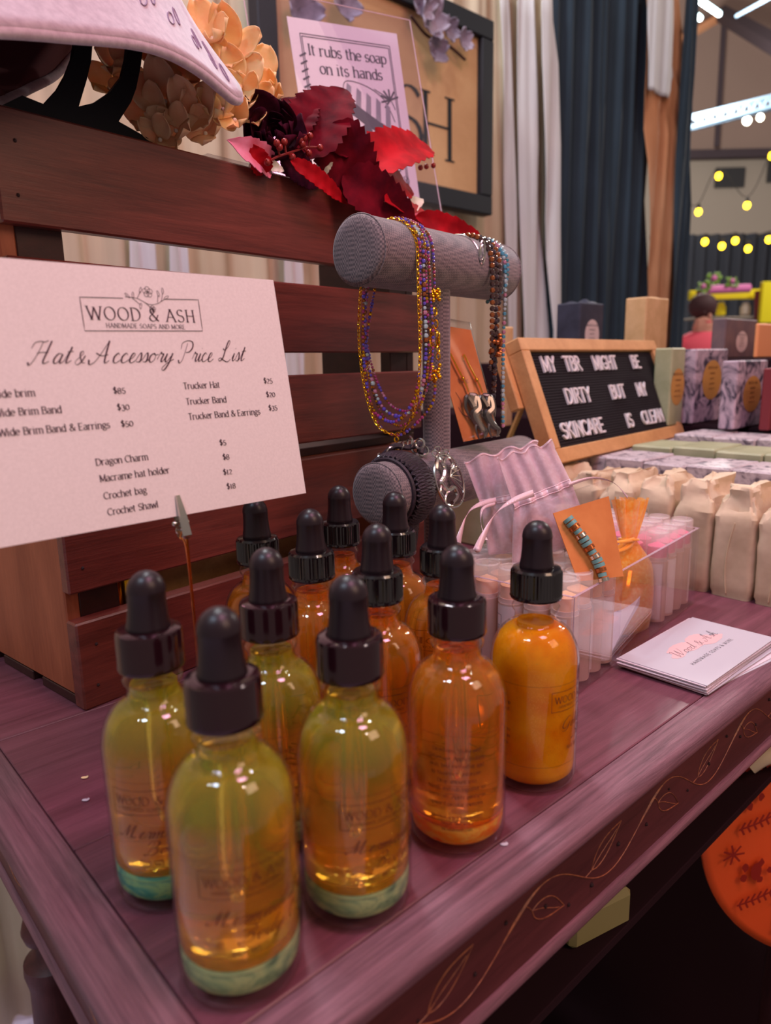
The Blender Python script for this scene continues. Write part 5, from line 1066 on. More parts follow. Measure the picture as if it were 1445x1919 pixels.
lab1 = 'peach lip balm tube with a clear cap in the near compartment, row %d from its left end, number %d from us'
k = 0
first = None
for i in range(4):
    for j in range(5):
        x = 10.4+i*16.1; y = 10.6+j*17.4
        if i == 1 and j == 0: pass
        ps = BN+bd*x+bl*y+ZV*2.1
        if first is None: first = tube_balm(x, y, 'balm_peach', 'clear capped peach lip balm tube packed in the near compartment of the clear box', 'peach lip balm tubes in the clear box', 0); first.rotation_euler.z = 0
        else: c = copytree(first); c.location = W(ps); c.rotation_euler.z = random.uniform(-1.2, 1.2)
        (first if i+j == 0 else c)['label'] = 'peach lip balm tube, %s, %s' % (('touching the near end panel', 'second from the near end panel', 'third from the near end panel', 'beside the near divider')[i], ('against the front panel', 'second from the front panel', 'in the middle of the box', 'second from the rear panel', 'against the rear panel')[j])
fp = None
for i in range(4):
    for j in range(4):
        if i == 0 and j > 1: continue
        x = 149.5+i*16.2; y = 10.8+j*17.2; ps = BN+bd*x+bl*y+ZV*2.1
        if fp is None: fp = tube_balm(x, y, 'balm_pink', 'clear capped bright pink lip balm tube packed in the far compartment of the clear box', 'pink lip balm tubes in the clear box', .3)
        else: c = copytree(fp); c.location = W(ps); c.rotation_euler.z = random.uniform(-1.2, 1.2)
        (fp if i+j == 0 else c)['label'] = 'bright pink lip balm tube, %s, %s' % (('beside the far divider', 'second from the far divider', 'second from the far end panel', 'touching the far end panel')[i], ('against the front panel', 'second from the front panel', 'second from the rear panel', 'against the rear panel')[j])

# business cards: a stack on the table, a leaning set inside the box
def bcard_print(par, mp, W_, H_):
    g = G()
    for cx, cyy, rx, ry in ((W_*.40, H_*.66, 13, 4), (W_*.55, H_*.58, 20, 5), (W_*.70, H_*.50, 12, 4), (W_*.30, H_*.56, 8, 3), (W_*.62, H_*.68, 9, 3)): blob(g, cx, cyy, rx, ry, mp, 26, .05+.001*cx/50, .12)
    g.obj('rose_wash', 'rose_print', par, smooth=False)
    g = G(); text(g, 'Wood & Ash', W_*.26, H_*.52, 7.4, mp, 'script', thick=.5, thin=.2, z=.12, slant=.25, track=1.0)
    text(g, 'HANDMADE SOAPS & MORE', W_*.5, H_*.32, 2.4, mp, 'sans', thick=.7, z=.12, center=True, track=1.35); g.obj('print', 'grey_ink', par, smooth=False)
cards = [(i, random.uniform(-1, 1)*1.2, random.uniform(-1, 1)*1.0, random.uniform(-.03, .03)) for i in range(13)]
cards[0] = (0, 3.5, -2.2, -.13); cards[1] = (1, 2, -2, -.10); cards[-1] = (12, 0, 0, 0); cards[-2] = (11, -1, -.6, .01)
cz = 0.1; P0 = T(376.5, -153.6); lcard = None
names_c = ['bottom card of the business card stack, turned askew', 'second card from the bottom of the stack, also askew'] + ['']*9 + ['card just below the top of the business card stack', 'top business card with rose wash and script lettering']
for i, dx, dy, ro in cards:
    th = .52; o = P0+D1*dx+N1*dy+ZV*cz
    ang = PI/2-TH+ro; X = np.array([math.cos(ang), math.sin(ang), 0]); Y = np.array([-X[1], X[0], 0]); M = frame_m(o, X, Y, ZV); g = G(M)
    g.box(0, 99.5, 0, 54.5, 0, th-.04); ob = g.obj('business_card', 'card_lilac' if i % 3 else 'edge_white', smooth=False, off=tuple(o))
    tag(ob, names_c[i] or '%s business card up from the table in the stack' % ('', '', 'third', 'fourth', 'fifth', 'sixth', 'seventh', 'eighth', 'ninth', 'tenth', 'eleventh')[i], 'business card', 'business cards stacked on the table')
    cz += th
    if i == 12: bcard_print(ob, flat(o+ZV*th, X, Y, ZV), 99.5, 54.5)
for k in range(6):
    o = BN+bd*(72+k*1.5)+bl*8+ZV*(2.4+k*.35)
    X = bl; Yv = bd*math.cos(R_(26+k*1.0))+ZV*math.sin(R_(26+k*1.0)); nrm = np.cross(X, Yv); nrm = nrm if nrm[2] > 0 else -nrm; o = o+nrm*k*.5
    o2 = o+X*0; M = frame_m(o2, X, Yv, np.cross(X, Yv)); g = G(M); g.box(0, 84, 0, 50, -.25, .25); ob = g.obj('business_card', 'card_lilac', smooth=False, off=tuple(o2))
    tag(ob, 'business card with rose wash, topmost in the middle compartment' if k == 5 else '%s business card of those leaning in the clear box' % ('lowest', 'second lowest', 'third lowest', 'fourth lowest', 'fifth lowest')[k], 'business card', 'business cards in the clear box')
    if k == 5: bcard_print(ob, flat(o2+X*84+nrm*.3, -X, Yv, nrm), 84, 50)

# ================================================================ organza pouches
def pouch(name, label, cat, base, up, side, w, h, depth, neck_v, fan, m_, seed, tilt_=0):
    """base: bottom centre; sack from v=0..neck_v, gathered neck, fan mouth above"""
    rnd = random.Random(seed); nrm = np.cross(side, up); n = 72; rows = []
    t = thing(name, label, cat, base)
    V = []; F = []; vs = np.linspace(0, 1, 30)
    ph = [rnd.uniform(0, 6.28) for _ in range(4)]
    for v in vs:
        if v < neck_v:
            q = v/neck_v; ww = w*.5*(1-.10*q)*(min(1, (q+.02)/.06)**.5)*(1-.0*q); 
            if q > .72: ww = ww+(w*.13-ww)*((q-.72)/.28)**1.4
            dd = depth*.5*math.sin(PI*min(1, q*.82+.12))**.8*(1 if q < .72 else 1-.4*(q-.72)/.28); cr_ = .10*max(0, q-.45)
        else: q = (v-neck_v)/(1-neck_v); ww = w*(.13+fan*q**.8); dd = depth*(.10+.16*q); cr_ = .14+.26*q
        for i in range(n):
            a = 2*PI*i/n; wr = 1+cr_*(math.sin(9*a+ph[0]+2*v)+.6*math.sin(15*a+ph[1]))*.55
            x = ww*math.copysign(abs(math.cos(a))**.75, math.cos(a)); y = dd*math.sin(a)*wr+(cr_*4*math.sin(7*a+ph[2]))
            top = 2.2*math.sin(5*a+ph[3])*max(0, (v-.9))*10*(.6 if v > .9 else 0)
            V.append(base+side*(x+tilt_*v*h)+up*(h*v+top)+nrm*y)
    m = len(vs)
    for j in range(m-1):
        for i in range(n): k = (i+1) % n; F.append((j*n+i, j*n+k, (j+1)*n+k, (j+1)*n+i))
    F.append(tuple(range(n-1, -1, -1)))
    g = G(); g.add(V, F); g.obj('sack', m_, t, smooth='all')
    return t
def ribbon(par, P, w, m_, nm='ribbon_tie', n=7):
    Q = cr(P, n); g = G(); V = []
    for i, q in enumerate(Q):
        d = Q[min(i+1, len(Q)-1)]-Q[max(i-1, 0)]; d /= np.linalg.norm(d); s_ = np.cross(d, FW); s_ /= np.linalg.norm(s_)+1e-9; s_ = s_*math.cos(i*.12)+np.cross(d, s_)*math.sin(i*.12)
        V += [q-s_*w/2, q+s_*w/2, q+s_*w/2-FW*.3, q-s_*w/2-FW*.3]
    F = [(4*i+j, 4*i+(j+1) % 4, 4*i+4+(j+1) % 4, 4*i+4+j) for i in range(len(Q)-1) for j in range(4)]
    g.add(V, F); g.obj(nm, m_, par, smooth='all')
ob_ = BN+bd*104+bl*44+ZV*4
yo = float(ob_[1])
tp = at(1182, 935, yo+8); bt_ = at(1172, 1186, yo-8); up_ = tp-bt_; hh_ = np.linalg.norm(up_); up_ /= hh_; sd_ = np.array([.86, .50, 0]); sd_ -= up_*(sd_@up_); sd_ /= np.linalg.norm(sd_)
t = pouch('orange_pouch', 'sheer orange organza pouch with a gold tied neck in the clear box', 'pouch', bt_, up_, sd_, 44, hh_, 26, .70, .20, 'organza_orange', 3)
nk = bt_+up_*hh_*.70-FW*5
ribbon(t, [nk+sd_*3, nk-sd_*8-up_*1-FW*2, at(1108, 1022, yo-22), at(1096, 1046, yo-24), at(1092, 1060, yo-24)], 3.2, 'ribbon_orange'); ribbon(t, [nk+sd_*1-up_*1, nk-sd_*8-up_*6-FW*3, at(1118, 1046, yo-24), at(1104, 1072, yo-26)], 3.4, 'ribbon_orange')
g = G(); g.tube([nk+sd_*7*math.cos(a)+np.cross(sd_, up_)*7*math.sin(a)*.9+FW*6 for a in np.linspace(0, 2*PI, 25)[:-1]], .9, 6, closed=True); g.obj('neck_cord', 'ribbon_orange', t)
for k in range(2):
    g = G(); P = cr([bt_+sd_*(-12+k*14)+up_*hh_*.12, bt_+sd_*(-4+k*10)+up_*hh_*.3-FW*5, bt_+sd_*(2+k*4)+up_*hh_*.45], 6); g.tube(P, 3, 8); g.obj('contents', 'gold', t)
# orange card with a turquoise bead strand, leaning beside it in a clear bag
yk = 404
kb, ktl, ktr, kbr = at(1083, 1090, yk-14), at(1036, 962, yk), at(1140, 930, yk+8), at(1168, 1080, yk-8)
kbil = lambda u, v: (kb*(1-u)+kbr*u)*(1-v)+(ktl*(1-u)+ktr*u)*v
t = thing('bead_card', 'orange card carrying a turquoise bead strand, behind the orange pouch', 'card', kb)
g = G(); g.slab(kbil, 6, 6, .6); g.obj('card_sheet', 'kraft_orange', t, smooth=False)
g = G(); P = resample(cr([kbil(.20, .86)-FW*3, kbil(.30, .66)-FW*4, kbil(.40, .45)-FW*4, kbil(.50, .22)-FW*4, kbil(.52, .0)-FW*4], 8), 2.5)
for i, q in enumerate(P):
    d = P[min(i+1, len(P)-1)]-P[max(i-1, 0)]; d /= np.linalg.norm(d); g.cur = (0, 0, 1, 0, 2)[i % 5]; g.tube([q-d*1.05, q+d*1.05], 3.3 if i % 5 != 3 else 2.6, 10)
g.obj('bead_strand', ['turquoise', 'bead_bronze', 'silver'], t, kind='stuff')
t = thing('clear_zip_bag', 'clear plastic bag behind the orange card, with shiny creases', 'bag', at(1090, 1060, yk+8))
za = lambda u, v: (at(1002, 1080, yk+3)*(1-u)+at(1160, 1060, yk+5)*u)*(1-v)+(at(985, 950, yk+6)*(1-u)+at(1136, 898, yk+8)*u)*v
g = G(); g.slab(lambda u, v: za(u, v)+FW*(2.5*math.sin(7*u+3*v)+1.5*math.sin(13*v+5*u)), 20, 16, .15); g.obj('film', 'plastic_film', t, smooth='all')
# two lilac pouches standing against the low bar
yl = 436.
def fan_pouch(name, label, c4, n4, b4, Y, seed):
    """flat organza pouch: mouth quad c4 (top-left, top-right), neck n4, bottom b4 all as px pairs"""
    t = thing(name, label, 'pouch', at(*b4[0], Y)); rnd = random.Random(seed); p1, p2 = rnd.uniform(0, 6), rnd.uniform(0, 6)
    rows = [(0, at(*b4[0], Y-12), at(*b4[1], Y-8)), (.22, None, None), (.52, at(*n4[0], Y), at(*n4[1], Y+4)), (1, at(*c4[0], Y+10), at(*c4[1], Y+26))]
    l = np.array([r[1] for r in rows if r[1] is not None]); rr = np.array([r[2] for r in rows if r[2] is not None]); vv = [0, .52, 1]
    def fn(sg):
        def f(u, v):
            a = np.array([np.interp(v, vv, l[:, k]) for k in range(3)]); b = np.array([np.interp(v, vv, rr[:, k]) for k in range(3)])
            belly = math.sin(PI*min(1, v/.52))*(9 if v < .52 else 0); pl = (.8+2.6*max(0, v-.45)+1.6*math.exp(-((v-.52)/.08)**2))
            return a*(1-u)+b*u+FW*(sg*(belly*math.sin(PI*u)+.5)+pl*(math.sin(u*26+p1+3*v)+.7*math.sin(u*15+p2-4*v)))+ZV*(1.6*math.sin(u*18+p1)*(v > .93))
        return f
    g = G(); g.slab(fn(-1), 44, 30, .18); g.obj('front_sheet', 'organza_lilac', t, smooth='all')
    g = G(); g.slab(fn(1), 30, 20, .18); g.obj('back_sheet', 'organza_lilac', t, smooth='all')
    f = fn(-1); g = G()
    for vq in (.50, .555): g.tube([f(u, vq)-FW*.5 for u in np.linspace(0, 1, 40)], .5, 5)
    g.tube([f(u, .985) for u in np.linspace(0, 1, 40)], .6, 5); g.obj('stitching', 'ribbon_lilac', t, kind='stuff')
    V = []; 
    g = G(); g.slab(lambda u, v: f(u, .505+.045*v)-FW*.7, 40, 2, .15); g.obj('ribbon_channel', 'ribbon_lilac', t, smooth='all')
    return t
t = fan_pouch('lilac_pouch', 'sheer lilac organza pouch with ribbon ties, left of the pair', [(870, 862), (1010, 826)], [(900, 945), (985, 930)], [(915, 1040), (1010, 1032)], yl, 5)
ribbon(t, [at(930, 938, yl-6), at(898, 946, yl-14), at(876, 964, yl-24), at(862, 1002, yl-30), at(857, 1022, yl-32)], 3.8, 'ribbon_lilac'); ribbon(t, [at(928, 944, yl-8), at(904, 954, yl-18), at(902, 984, yl-26), at(912, 1012, yl-34)], 2.0, 'ribbon_lilac')
t = fan_pouch('lilac_pouch', 'sheer lilac organza pouch with a long white ribbon, right of the pair', [(930, 858), (1034, 826)], [(962, 950), (1070, 905)], [(960, 1060), (1110, 1010)], yl-14, 9)
ribbon(t, [at(1000, 924, yl-26), at(962, 938, yl-32), at(930, 962, yl-40), at(908, 1000, yl-48), at(893, 1032, yl-54)], 4.2, 'ribbon_lilac')
ribbon(t, [at(1066, 908, yl-20), at(1110, 896, yl-16), at(1150, 905, yl-12), at(1176, 932, yl-8)], 2.2, 'ribbon_lilac')
g = G(); g.sph(at(895, 1030, yl-55), 1.8, 8, 5); g.obj('knot', 'ribbon_lilac', t)
# drawn together neighbours: filler inside
g = G(); o_ = at(1000, 1000, yl-8); g.sph(o_, 12, 16, 9, (1.3, .45, 1)); 
g.obj('wrapped_trinket', 'kraft_orange', t)

# ================================================================ soaps
def wrapped(a, b, w, d, h, seed, label, top=14, rot=0):
    """paper wrapped bar standing on end, shoulders folded into a crumpled tuck"""
    r = random.Random(seed); o = T(a, b, .1); t = None; se = Vector((r.uniform(0, 99), r.uniform(0, 99), r.uniform(0, 99)))
    n = 56; vs = [0, .02, .06]+list(np.linspace(.12, .74, 10))+[.78, .82, .86, .9, .93, .96, .985, 1.0]; V = []; F = []
    cR, sR = math.cos(rot), math.sin(rot)
    for v in vs:
        z = h*v; k = 1.
        if v < .03: k = .93
        if v > .74: k = 1-((v-.74)/.26)**1.3*.62
        for i in range(n):
            an = 2*PI*i/n; c, s_ = math.cos(an), math.sin(an); e = .2
            x = d/2*math.copysign(abs(c)**e, c)*(1-(1-k)*.55); y = w/2*math.copysign(abs(s_)**e, s_)*k
            cru = (.5+3.6*max(0, v-.66)/.34 if v > .1 else .2)
            q = Vector((x*.07, y*.07, z*.06))+se
            nn = noise.noise(q)*1.9+noise.noise(q*2.7)*1.0
            ridge = abs(math.sin(an*4+v*3+se.x))*max(0, v-.7)*6
            x += c*(nn*cru-ridge*.5); y += s_*(nn*cru-ridge*.5); zz = z+(nn*1.7+ridge*.6*math.sin(3*an+se.y) if v > .8 else 0)
            V.append(o+D1*(x*cR-y*sR)+N1*(x*sR+y*cR)+ZV*zz)
    m = len(vs)
    for j in range(m-1):
        for i in range(n): k = (i+1) % n; F.append((j*n+i, j*n+k, (j+1)*n+k, (j+1)*n+i))
    F.append(tuple(range(n-1, -1, -1))); V.append(o+ZV*h*.985); F += [((m-1)*n+i, (m-1)*n+(i+1) % n, len(V)-1) for i in range(n)]
    t = thing('wrapped_soap', label, 'soap', o, 'kraft wrapped soaps beside the clear box')
    g = G(); g.add(V, F); g.obj('paper_wrap', 'kraft_wrap', t, smooth=28)
    g = G(); s0 = w*.5-.7
    P = [o-D1*(d/2+.5)+N1*(w*.12*math.sin(z*.05+seed))+ZV*z for z in np.linspace(4, h*.70, 9)]; g.tube(P, .5, 5); g.obj('fold_crease', 'kraft_wrap', t)
    return t
spec = [(-182, 'kraft wrapped soap at the right edge of the photo, nearest row'), (-215.5, 'kraft wrapped soap, second from the right in the nearest row'), (-249, 'kraft wrapped soap just right of the clear box corner'), (-283, 'kraft wrapped soap with a tall crumpled top behind the pink tubes'), (-318, 'kraft wrapped soap behind the orange pouch'), (-352, 'kraft wrapped soap partly hidden behind the clear zip bag'), (-387, 'leftmost kraft wrapped soap of the nearest row, under the letter board'), (-148, 'kraft wrapped soap beyond the right edge of the photo')]
for k, (b, lb) in enumerate(spec): wrapped(588, b, 33, 68, 87+(k*7 % 5)-2+(4 if k == 3 else 0), 11+k*5, lb, rot=0)
def bar_row(a0, a1, b0, w, n, z0, z1, m_, label, group, jig=1.2, name='soap_bar'):
    for i in range(n):
        b = b0-i*(w+.6); g = G(TM); j = random.uniform(-jig, jig)*1.5; zz = z1+random.uniform(-1.4, 1.4)
        g.box(a0+j, a1+j, -b, -b+w, z0, zz, 1.6)
        if 'marble' in m_ or 'green' in m_:   # poured, ruffled top
            g2 = G(TM)
            def fn(u, v, j=j, b=b, zz=zz): x, y = a0+2+j+(a1-a0-4)*u, -b+1.5+(w-3)*v; return (x, y, zz-.3+2.6*abs(noise.noise(Vector((x*.09, y*.09, i*3.))))*math.sin(PI*u)**.3*math.sin(PI*v)**.3)
            g.grid(fn, 10, 6)
        o = g.obj(name, m_, smooth=30, off=tuple(T((a0+a1)/2, b-w/2, z0))); tag(o, label % ('nearest the right edge' if i == 0 else ('furthest left, by the letter board' if i == n-1 else ['second', 'third', 'fourth', 'fifth', 'sixth', 'seventh', 'eighth'][i-1]+' from the right')), 'soap', group)
bar_row(634, 700, -132, 40, 7, .1, 90, 'soap_marble', 'unwrapped lilac marbled soap behind the kraft ones, %s', 'lilac marbled soaps in the second row')
bar_row(706, 772, -120, 44, 6, .1, 97, 'soap_green', 'pale green soap slab in the third row, %s', 'pale green soaps in the third row')
bar_row(778, 850, -110, 44, 6, .1, 102, 'soap_marble', 'lilac marbled soap in the fourth row, %s', 'lilac marbled soaps in the fourth row')
g = G(TM); g.box(540, 632, 408, 500, .1, 90, 2); tag(g.obj('soap_block', 'soap_green', smooth=False), 'green soap block that props the near end of the letter board', 'soap')
g = G(TM); g.box(706, 850, 388, 440, .1, 91, 2); tag(g.obj('soap_block', 'soap_marble', smooth=False), 'marbled soap block under the far end of the letter board', 'soap')
g = G(TM); g.box(874, 1420, 120, 900, .1, 105, 3); tag(g.obj('display_riser', 'cloth_black', smooth=False), 'black cloth covered riser behind the soap rows', 'riser')
g = G(TM); g.box(1010, 1420, 200, 900, 105.2, 184, 3); tag(g.obj('display_riser', 'cloth_black', smooth=False), 'upper black step of the riser behind the boxed soaps', 'riser')
def cbox(name, m_, uc, ul, ur, vt, z0, Y, label, cat='soap', group=None, oval=None, bev=1.5, top=None, oz=.5, osz=None, side=None):
    K_ = onz(uc, CY+1, 0); d = ray(uc, 700.); d = d/d[1]; K_ = np.array([d[0]*Y, Y, z0])
    # put the near vertical edge on the column uc
    for _ in range(3):
        p = K_-CO; u_ = CX+F_PX*(p@RT)/(p@FW); K_[0] += (uc-u_)*Y/F_PX
    p_t = onp(uc, vt, K_, np.array([0, -1., 0])); h = p_t[2]-z0
    vm = 700
    wl = abs((onp(ul, vm, K_, D1)-K_)@N1); wr = abs((onp(ur, vm, K_, N1)-K_)@D1)
    M = frame_m(K_, D1, -N1, ZV); g = G(M); g.box(0, wr, 0, wl, 0.1, h, bev)
    if top: 
        g.cur = 0
        def fn(u, v): x, y = 1+(wr-2)*u, 1+(wl-2)*v; return (x, y, h-.4+top*abs(noise.noise(Vector((x*.07, y*.07, uc))))*math.sin(PI*u)**.3*math.sin(PI*v)**.3)
        g.grid(fn, 12, 12)
    o = g.obj(name, m_, smooth=30, off=tuple(K_)); tag(o, label, cat, group)
    if oval:
        mo = flat(K_+N1*.25, D1, ZV, N1); g = G(); ow = osz or wr*.3
        blob(g, wr*.52, h*oz, ow, min(h*.27, ow*1.3), mo, 28, .1); lb_o = g.obj('oval_label', oval, o, smooth=False)
        g = G(); 
        for k in range(5): text(g, ['WOOD & ASH', 'handmade', 'soap bar', 'goat milk', 'net wt 5 oz'][k], wr*.52, h*oz+h*.15-k*h*.07, 3.0 if k == 0 else 2.3, mo, center=True, thick=.9, thin=.5, z=.3)
        g.obj('label_print', 'grey_ink' if oval == 'label_pale' else 'label_ink', o, smooth=False, kind='stuff')
    return o
cbox('soap_bar', 'soap_navy', 1084, 1040, 1127, 566, 184.2, 960, 'dark navy soap with ruffled top and pale oval label, behind the letter board', oval='label_pale', top=9, oz=.45)
cbox('soap_bar', 'soap_tan', 1206, 1166, 1246, 556, 184.2, 990, 'tan soap standing tall behind the right corner of the letter board', top=5)
cbox('soap_bar', 'soap_slate', 1356, 1328, 1412, 596, 184.2, 1010, 'brown and slate boxed soap with large pale oval label, highest on the right', oval='label_pale', osz=20, oz=.42)
cbox('soap_bar', 'soap_peach', 1418, 1408, 1490, 606, 184.2, 960, 'peach orange soap at the right edge beside the slate one', top=6)
cbox('soap_bar', 'soap_tan', 948, 940, 962, 612, 105.2, 900, 'thin tan box edge peeking out left of the letter board')
cbox('boxed_soap', 'soap_green', 1252, 1225, 1283, 652, 105.2, 860, 'pale green boxed soap with tan oval, right behind the letter board corner', oval='label_gold', osz=17)
cbox('boxed_soap', 'box_marble', 1297, 1279, 1362, 654, 105.2, 880, 'grey lilac marble print boxed soap with gold oval label, left one', group='marble print boxed soaps', oval='label_gold', oz=.58)
cbox('boxed_soap', 'box_marble', 1374, 1352, 1438, 676, 105.2, 800, 'grey lilac marble print boxed soap with gold oval label, right and nearer', group='marble print boxed soaps', oval='label_gold', oz=.5)
cbox('boxed_soap', 'soap_red', 1440, 1430, 1490, 690, 105.2, 780, 'dark red boxed soap cut by the right edge of the photo', top=None)

# ================================================================ hat on its stand
cp = lambda u, v, off=0: onp(u, v, CC-cn*off, cn)
t = thing('hat_stand', 'black curved hat stand standing on top of the upper crate', 'hat stand', cp(120, 232, 30))
px = [(437, 180), (410, 330), (375, 420), (330, 500), (250, 588), (125, 538), (15, 592), (300, 668), (600, 742), (800, 800), (905, 818), (670, 685), (740, 575), (768, 500), (795, 370), (812, 215), (728, 205), (715, 330), (690, 430), (620, 520), (530, 580), (445, 600), (490, 450), (515, 340), (528, 180)]
A_f = [cp(x/3.01, y/3.01, 26) for x, y in px]; n_ = len(A_f)
zt_ = 308.3; lowz = min(q[2] for q in A_f)
A_f = [q+np.array([0, 0, max(0, zt_-q[2])]) for q in A_f]
g = G(); g.add(A_f+[q-cn*3.5 for q in A_f], [tuple(range(n_)), tuple(range(2*n_-1, n_-1, -1))]+[(i, (i+1) % n_, n_+(i+1) % n_, n_+i) for i in range(n_)]); g.obj('prong_plate', 'stand_black', t, smooth=False)
g = G(CM); g.box(-8, 92, 14, 76, 303.1, 308.0, 1); g.obj('foot_plate', 'stand_black', t, smooth=False)
outer = [at(*q) for q in ((-160, 40, 270), (-60, 55, 285), (0, 60, 300), (70, 65, 315), (130, 71, 330), (190, 76, 345), (250, 83, 362), (300, 96, 378), (345, 117, 393), (385, 144, 408), (415, 170, 420), (438, 188, 430), (448, 184, 437), (436, 158, 450), (400, 118, 480), (330, 70, 510), (240, 48, 530), (175, 58, 520), (143, 95, 490), (105, 140, 470), (55, 167, 445), (0, 193, 420), (-100, 225, 380), (-220, 200, 330), (-260, 100, 285))]
outer = cr(outer, 5, closed=True); no = len(outer)
ci = at(-28, -170, 425); 
def inn_(q): 
    d = q[:2]-ci[:2]; a = math.atan2(d[1], d[0]); return np.array([ci[0]+80*math.cos(a), ci[1]+68*math.sin(a), ci[2]])
t = thing('felt_hat', 'pale pink felt hat with wide drooping brim, top left of the photo', 'hat', outer[20])
inner = [inn_(q) for q in outer]
def brim(u, v):
    k = u*no; i = int(k) % no; f = k-int(k); a = outer[i]*(1-f)+outer[(i+1) % no]*f; b = inner[i]*(1-f)+inner[(i+1) % no]*f
    q = a*(1-v)+b*v; out = (a-b)*np.array([1, 1, 0]); l = np.linalg.norm(out) or 1
    return q-out/l*7*math.sin(PI*v)+0
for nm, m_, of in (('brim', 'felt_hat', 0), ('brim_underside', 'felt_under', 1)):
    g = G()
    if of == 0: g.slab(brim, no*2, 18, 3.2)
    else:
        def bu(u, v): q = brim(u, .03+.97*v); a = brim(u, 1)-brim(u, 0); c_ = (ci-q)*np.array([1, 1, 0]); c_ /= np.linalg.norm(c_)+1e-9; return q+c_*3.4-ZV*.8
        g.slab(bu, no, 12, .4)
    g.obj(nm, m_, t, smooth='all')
g = G(); g.tube([q+np.array([0, 0, .2]) for q in outer], 2.6, 10, closed=True); g.obj('brim_edge', 'felt_hat', t, smooth='all')
g = G(); V = []; m = 40
for j, (k, z) in enumerate(((1, 0), (.98, 30), (.94, 80), (.86, 112), (.6, 126), (.02, 118))):
    for i in range(m): a = 2*PI*i/m; V.append((ci[0]+80*k*math.cos(a), ci[1]+68*k*math.sin(a), ci[2]+z))
g.add(V, [(j*m+i, j*m+(i+1) % m, (j+1)*m+(i+1) % m, (j+1)*m+i) for j in range(5) for i in range(m)]); g.obj('crown', 'felt_hat', t, smooth='all')
g = G()
nrm_ = lambda u, v: np.cross(brim(u+.004, v)-brim(u, v), brim(u, v+.02)-brim(u, v))
for k, (u0, v0) in enumerate(((.03, .30), (.055, .36), (.08, .30), (.105, .42), (.13, .34), (.155, .30), (.18, .36), (.205, .36), (.23, .30), (.255, .34), (.285, .28), (.31, .34), (.335, .26), (.36, .32), (.385, .22), (.41, .28), (.43, .18), (.445, .24), (.46, .13))):
    for s_ in np.linspace(0, 1, 1):
        a = .55+.3*(k % 2); P = [(u0+.011*math.cos(b)*math.cos(a)-.003*math.sin(b)*math.sin(a), v0+.075*math.cos(b)*math.sin(a)+.03*math.sin(b)*math.cos(a)) for b in np.linspace(0, 2*PI, 13)]
        Q = []
        for x, y in P: nn = nrm_(x, y); nn /= np.linalg.norm(nn)+1e-9; nn = nn if nn@FW < 0 else -nn; Q.append(brim(x, y)+nn*3.4)
        g.tube(Q, .45, 4)
g.obj('printed_leaves', 'hat_print', t, kind='stuff')

# ================================================================ silk flower garland lying along the crate
t = thing('flower_garland', 'silk flower garland of peach hydrangea, dark rose, red leaves and berries on the crate', 'garland', cp(560, 340, 30))
rg = random.Random(4)
def fpx(u, v, off): return cp(u, v, off)
def spetal(u, v, L, ang, m_, off, w=.9, curl=.3, name='petal', lean=.25):
    c = fpx(u, v, off); Y = c[1]; k = Y/F_PX
    d = RT*math.cos(R_(ang))+UP*math.sin(R_(ang))-FW*lean; up = -FW
    g = G(); petal(g, c, d, up, L*k, L*k*w, curl, 8, 8, th=.35, ruff=.035, rnd=u); return g.obj(name, m_, t, smooth='all')
fl = [(398, 72, 40, 'petal_peach', 24), (435, 95, 42, 'petal_peach', 22), (452, 150, 38, 'petal_peach', 18), (486, 150, 36, 'petal_peach', 26), (470, 200, 40, 'petal_peach', 16), (418, 205, 38, 'petal_peach', 12), (440, 225, 30, 'petal_peach', 8), (360, 100, 36, 'petal_peach', 40),
      (300, 110, 38, 'petal_brown', 46), (345, 150, 42, 'petal_brown', 34), (310, 190, 44, 'petal_brown', 30), (360, 215, 46, 'petal_brown', 20), (285, 225, 38, 'petal_brown', 34), (330, 245, 36, 'petal_brown', 18), (225, 120, 34, 'petal_brown', 62), (205, 165, 30, 'petal_peach', 70), (385, 250, 32, 'petal_brown', 14), (410, 130, 34, 'petal_peach', 30), (495, 185, 32, 'petal_peach', 20), (250, 170, 34, 'petal_brown', 56), (300, 262, 30, 'petal_brown', 22), (455, 190, 34, 'petal_peach', 14)]
for k, (u, v, L, m_, off) in enumerate(fl):
    a0 = rg.uniform(0, 90)
    L *= 1.28
    for q in range(4): spetal(u+3*math.cos(R_(a0+90*q)), v-3*math.sin(R_(a0+90*q)), L*rg.uniform(.9, 1.12), a0+90*q+rg.uniform(-10, 10), m_, off+rg.uniform(-3, 3), rg.uniform(.85, 1.05), rg.uniform(.1, .45), lean=rg.uniform(.1, .7))
    g = G(); g.sph(fpx(u, v, off-3), 1.3, 7, 5); g.obj('floret_centre', 'leaf_cream', t)
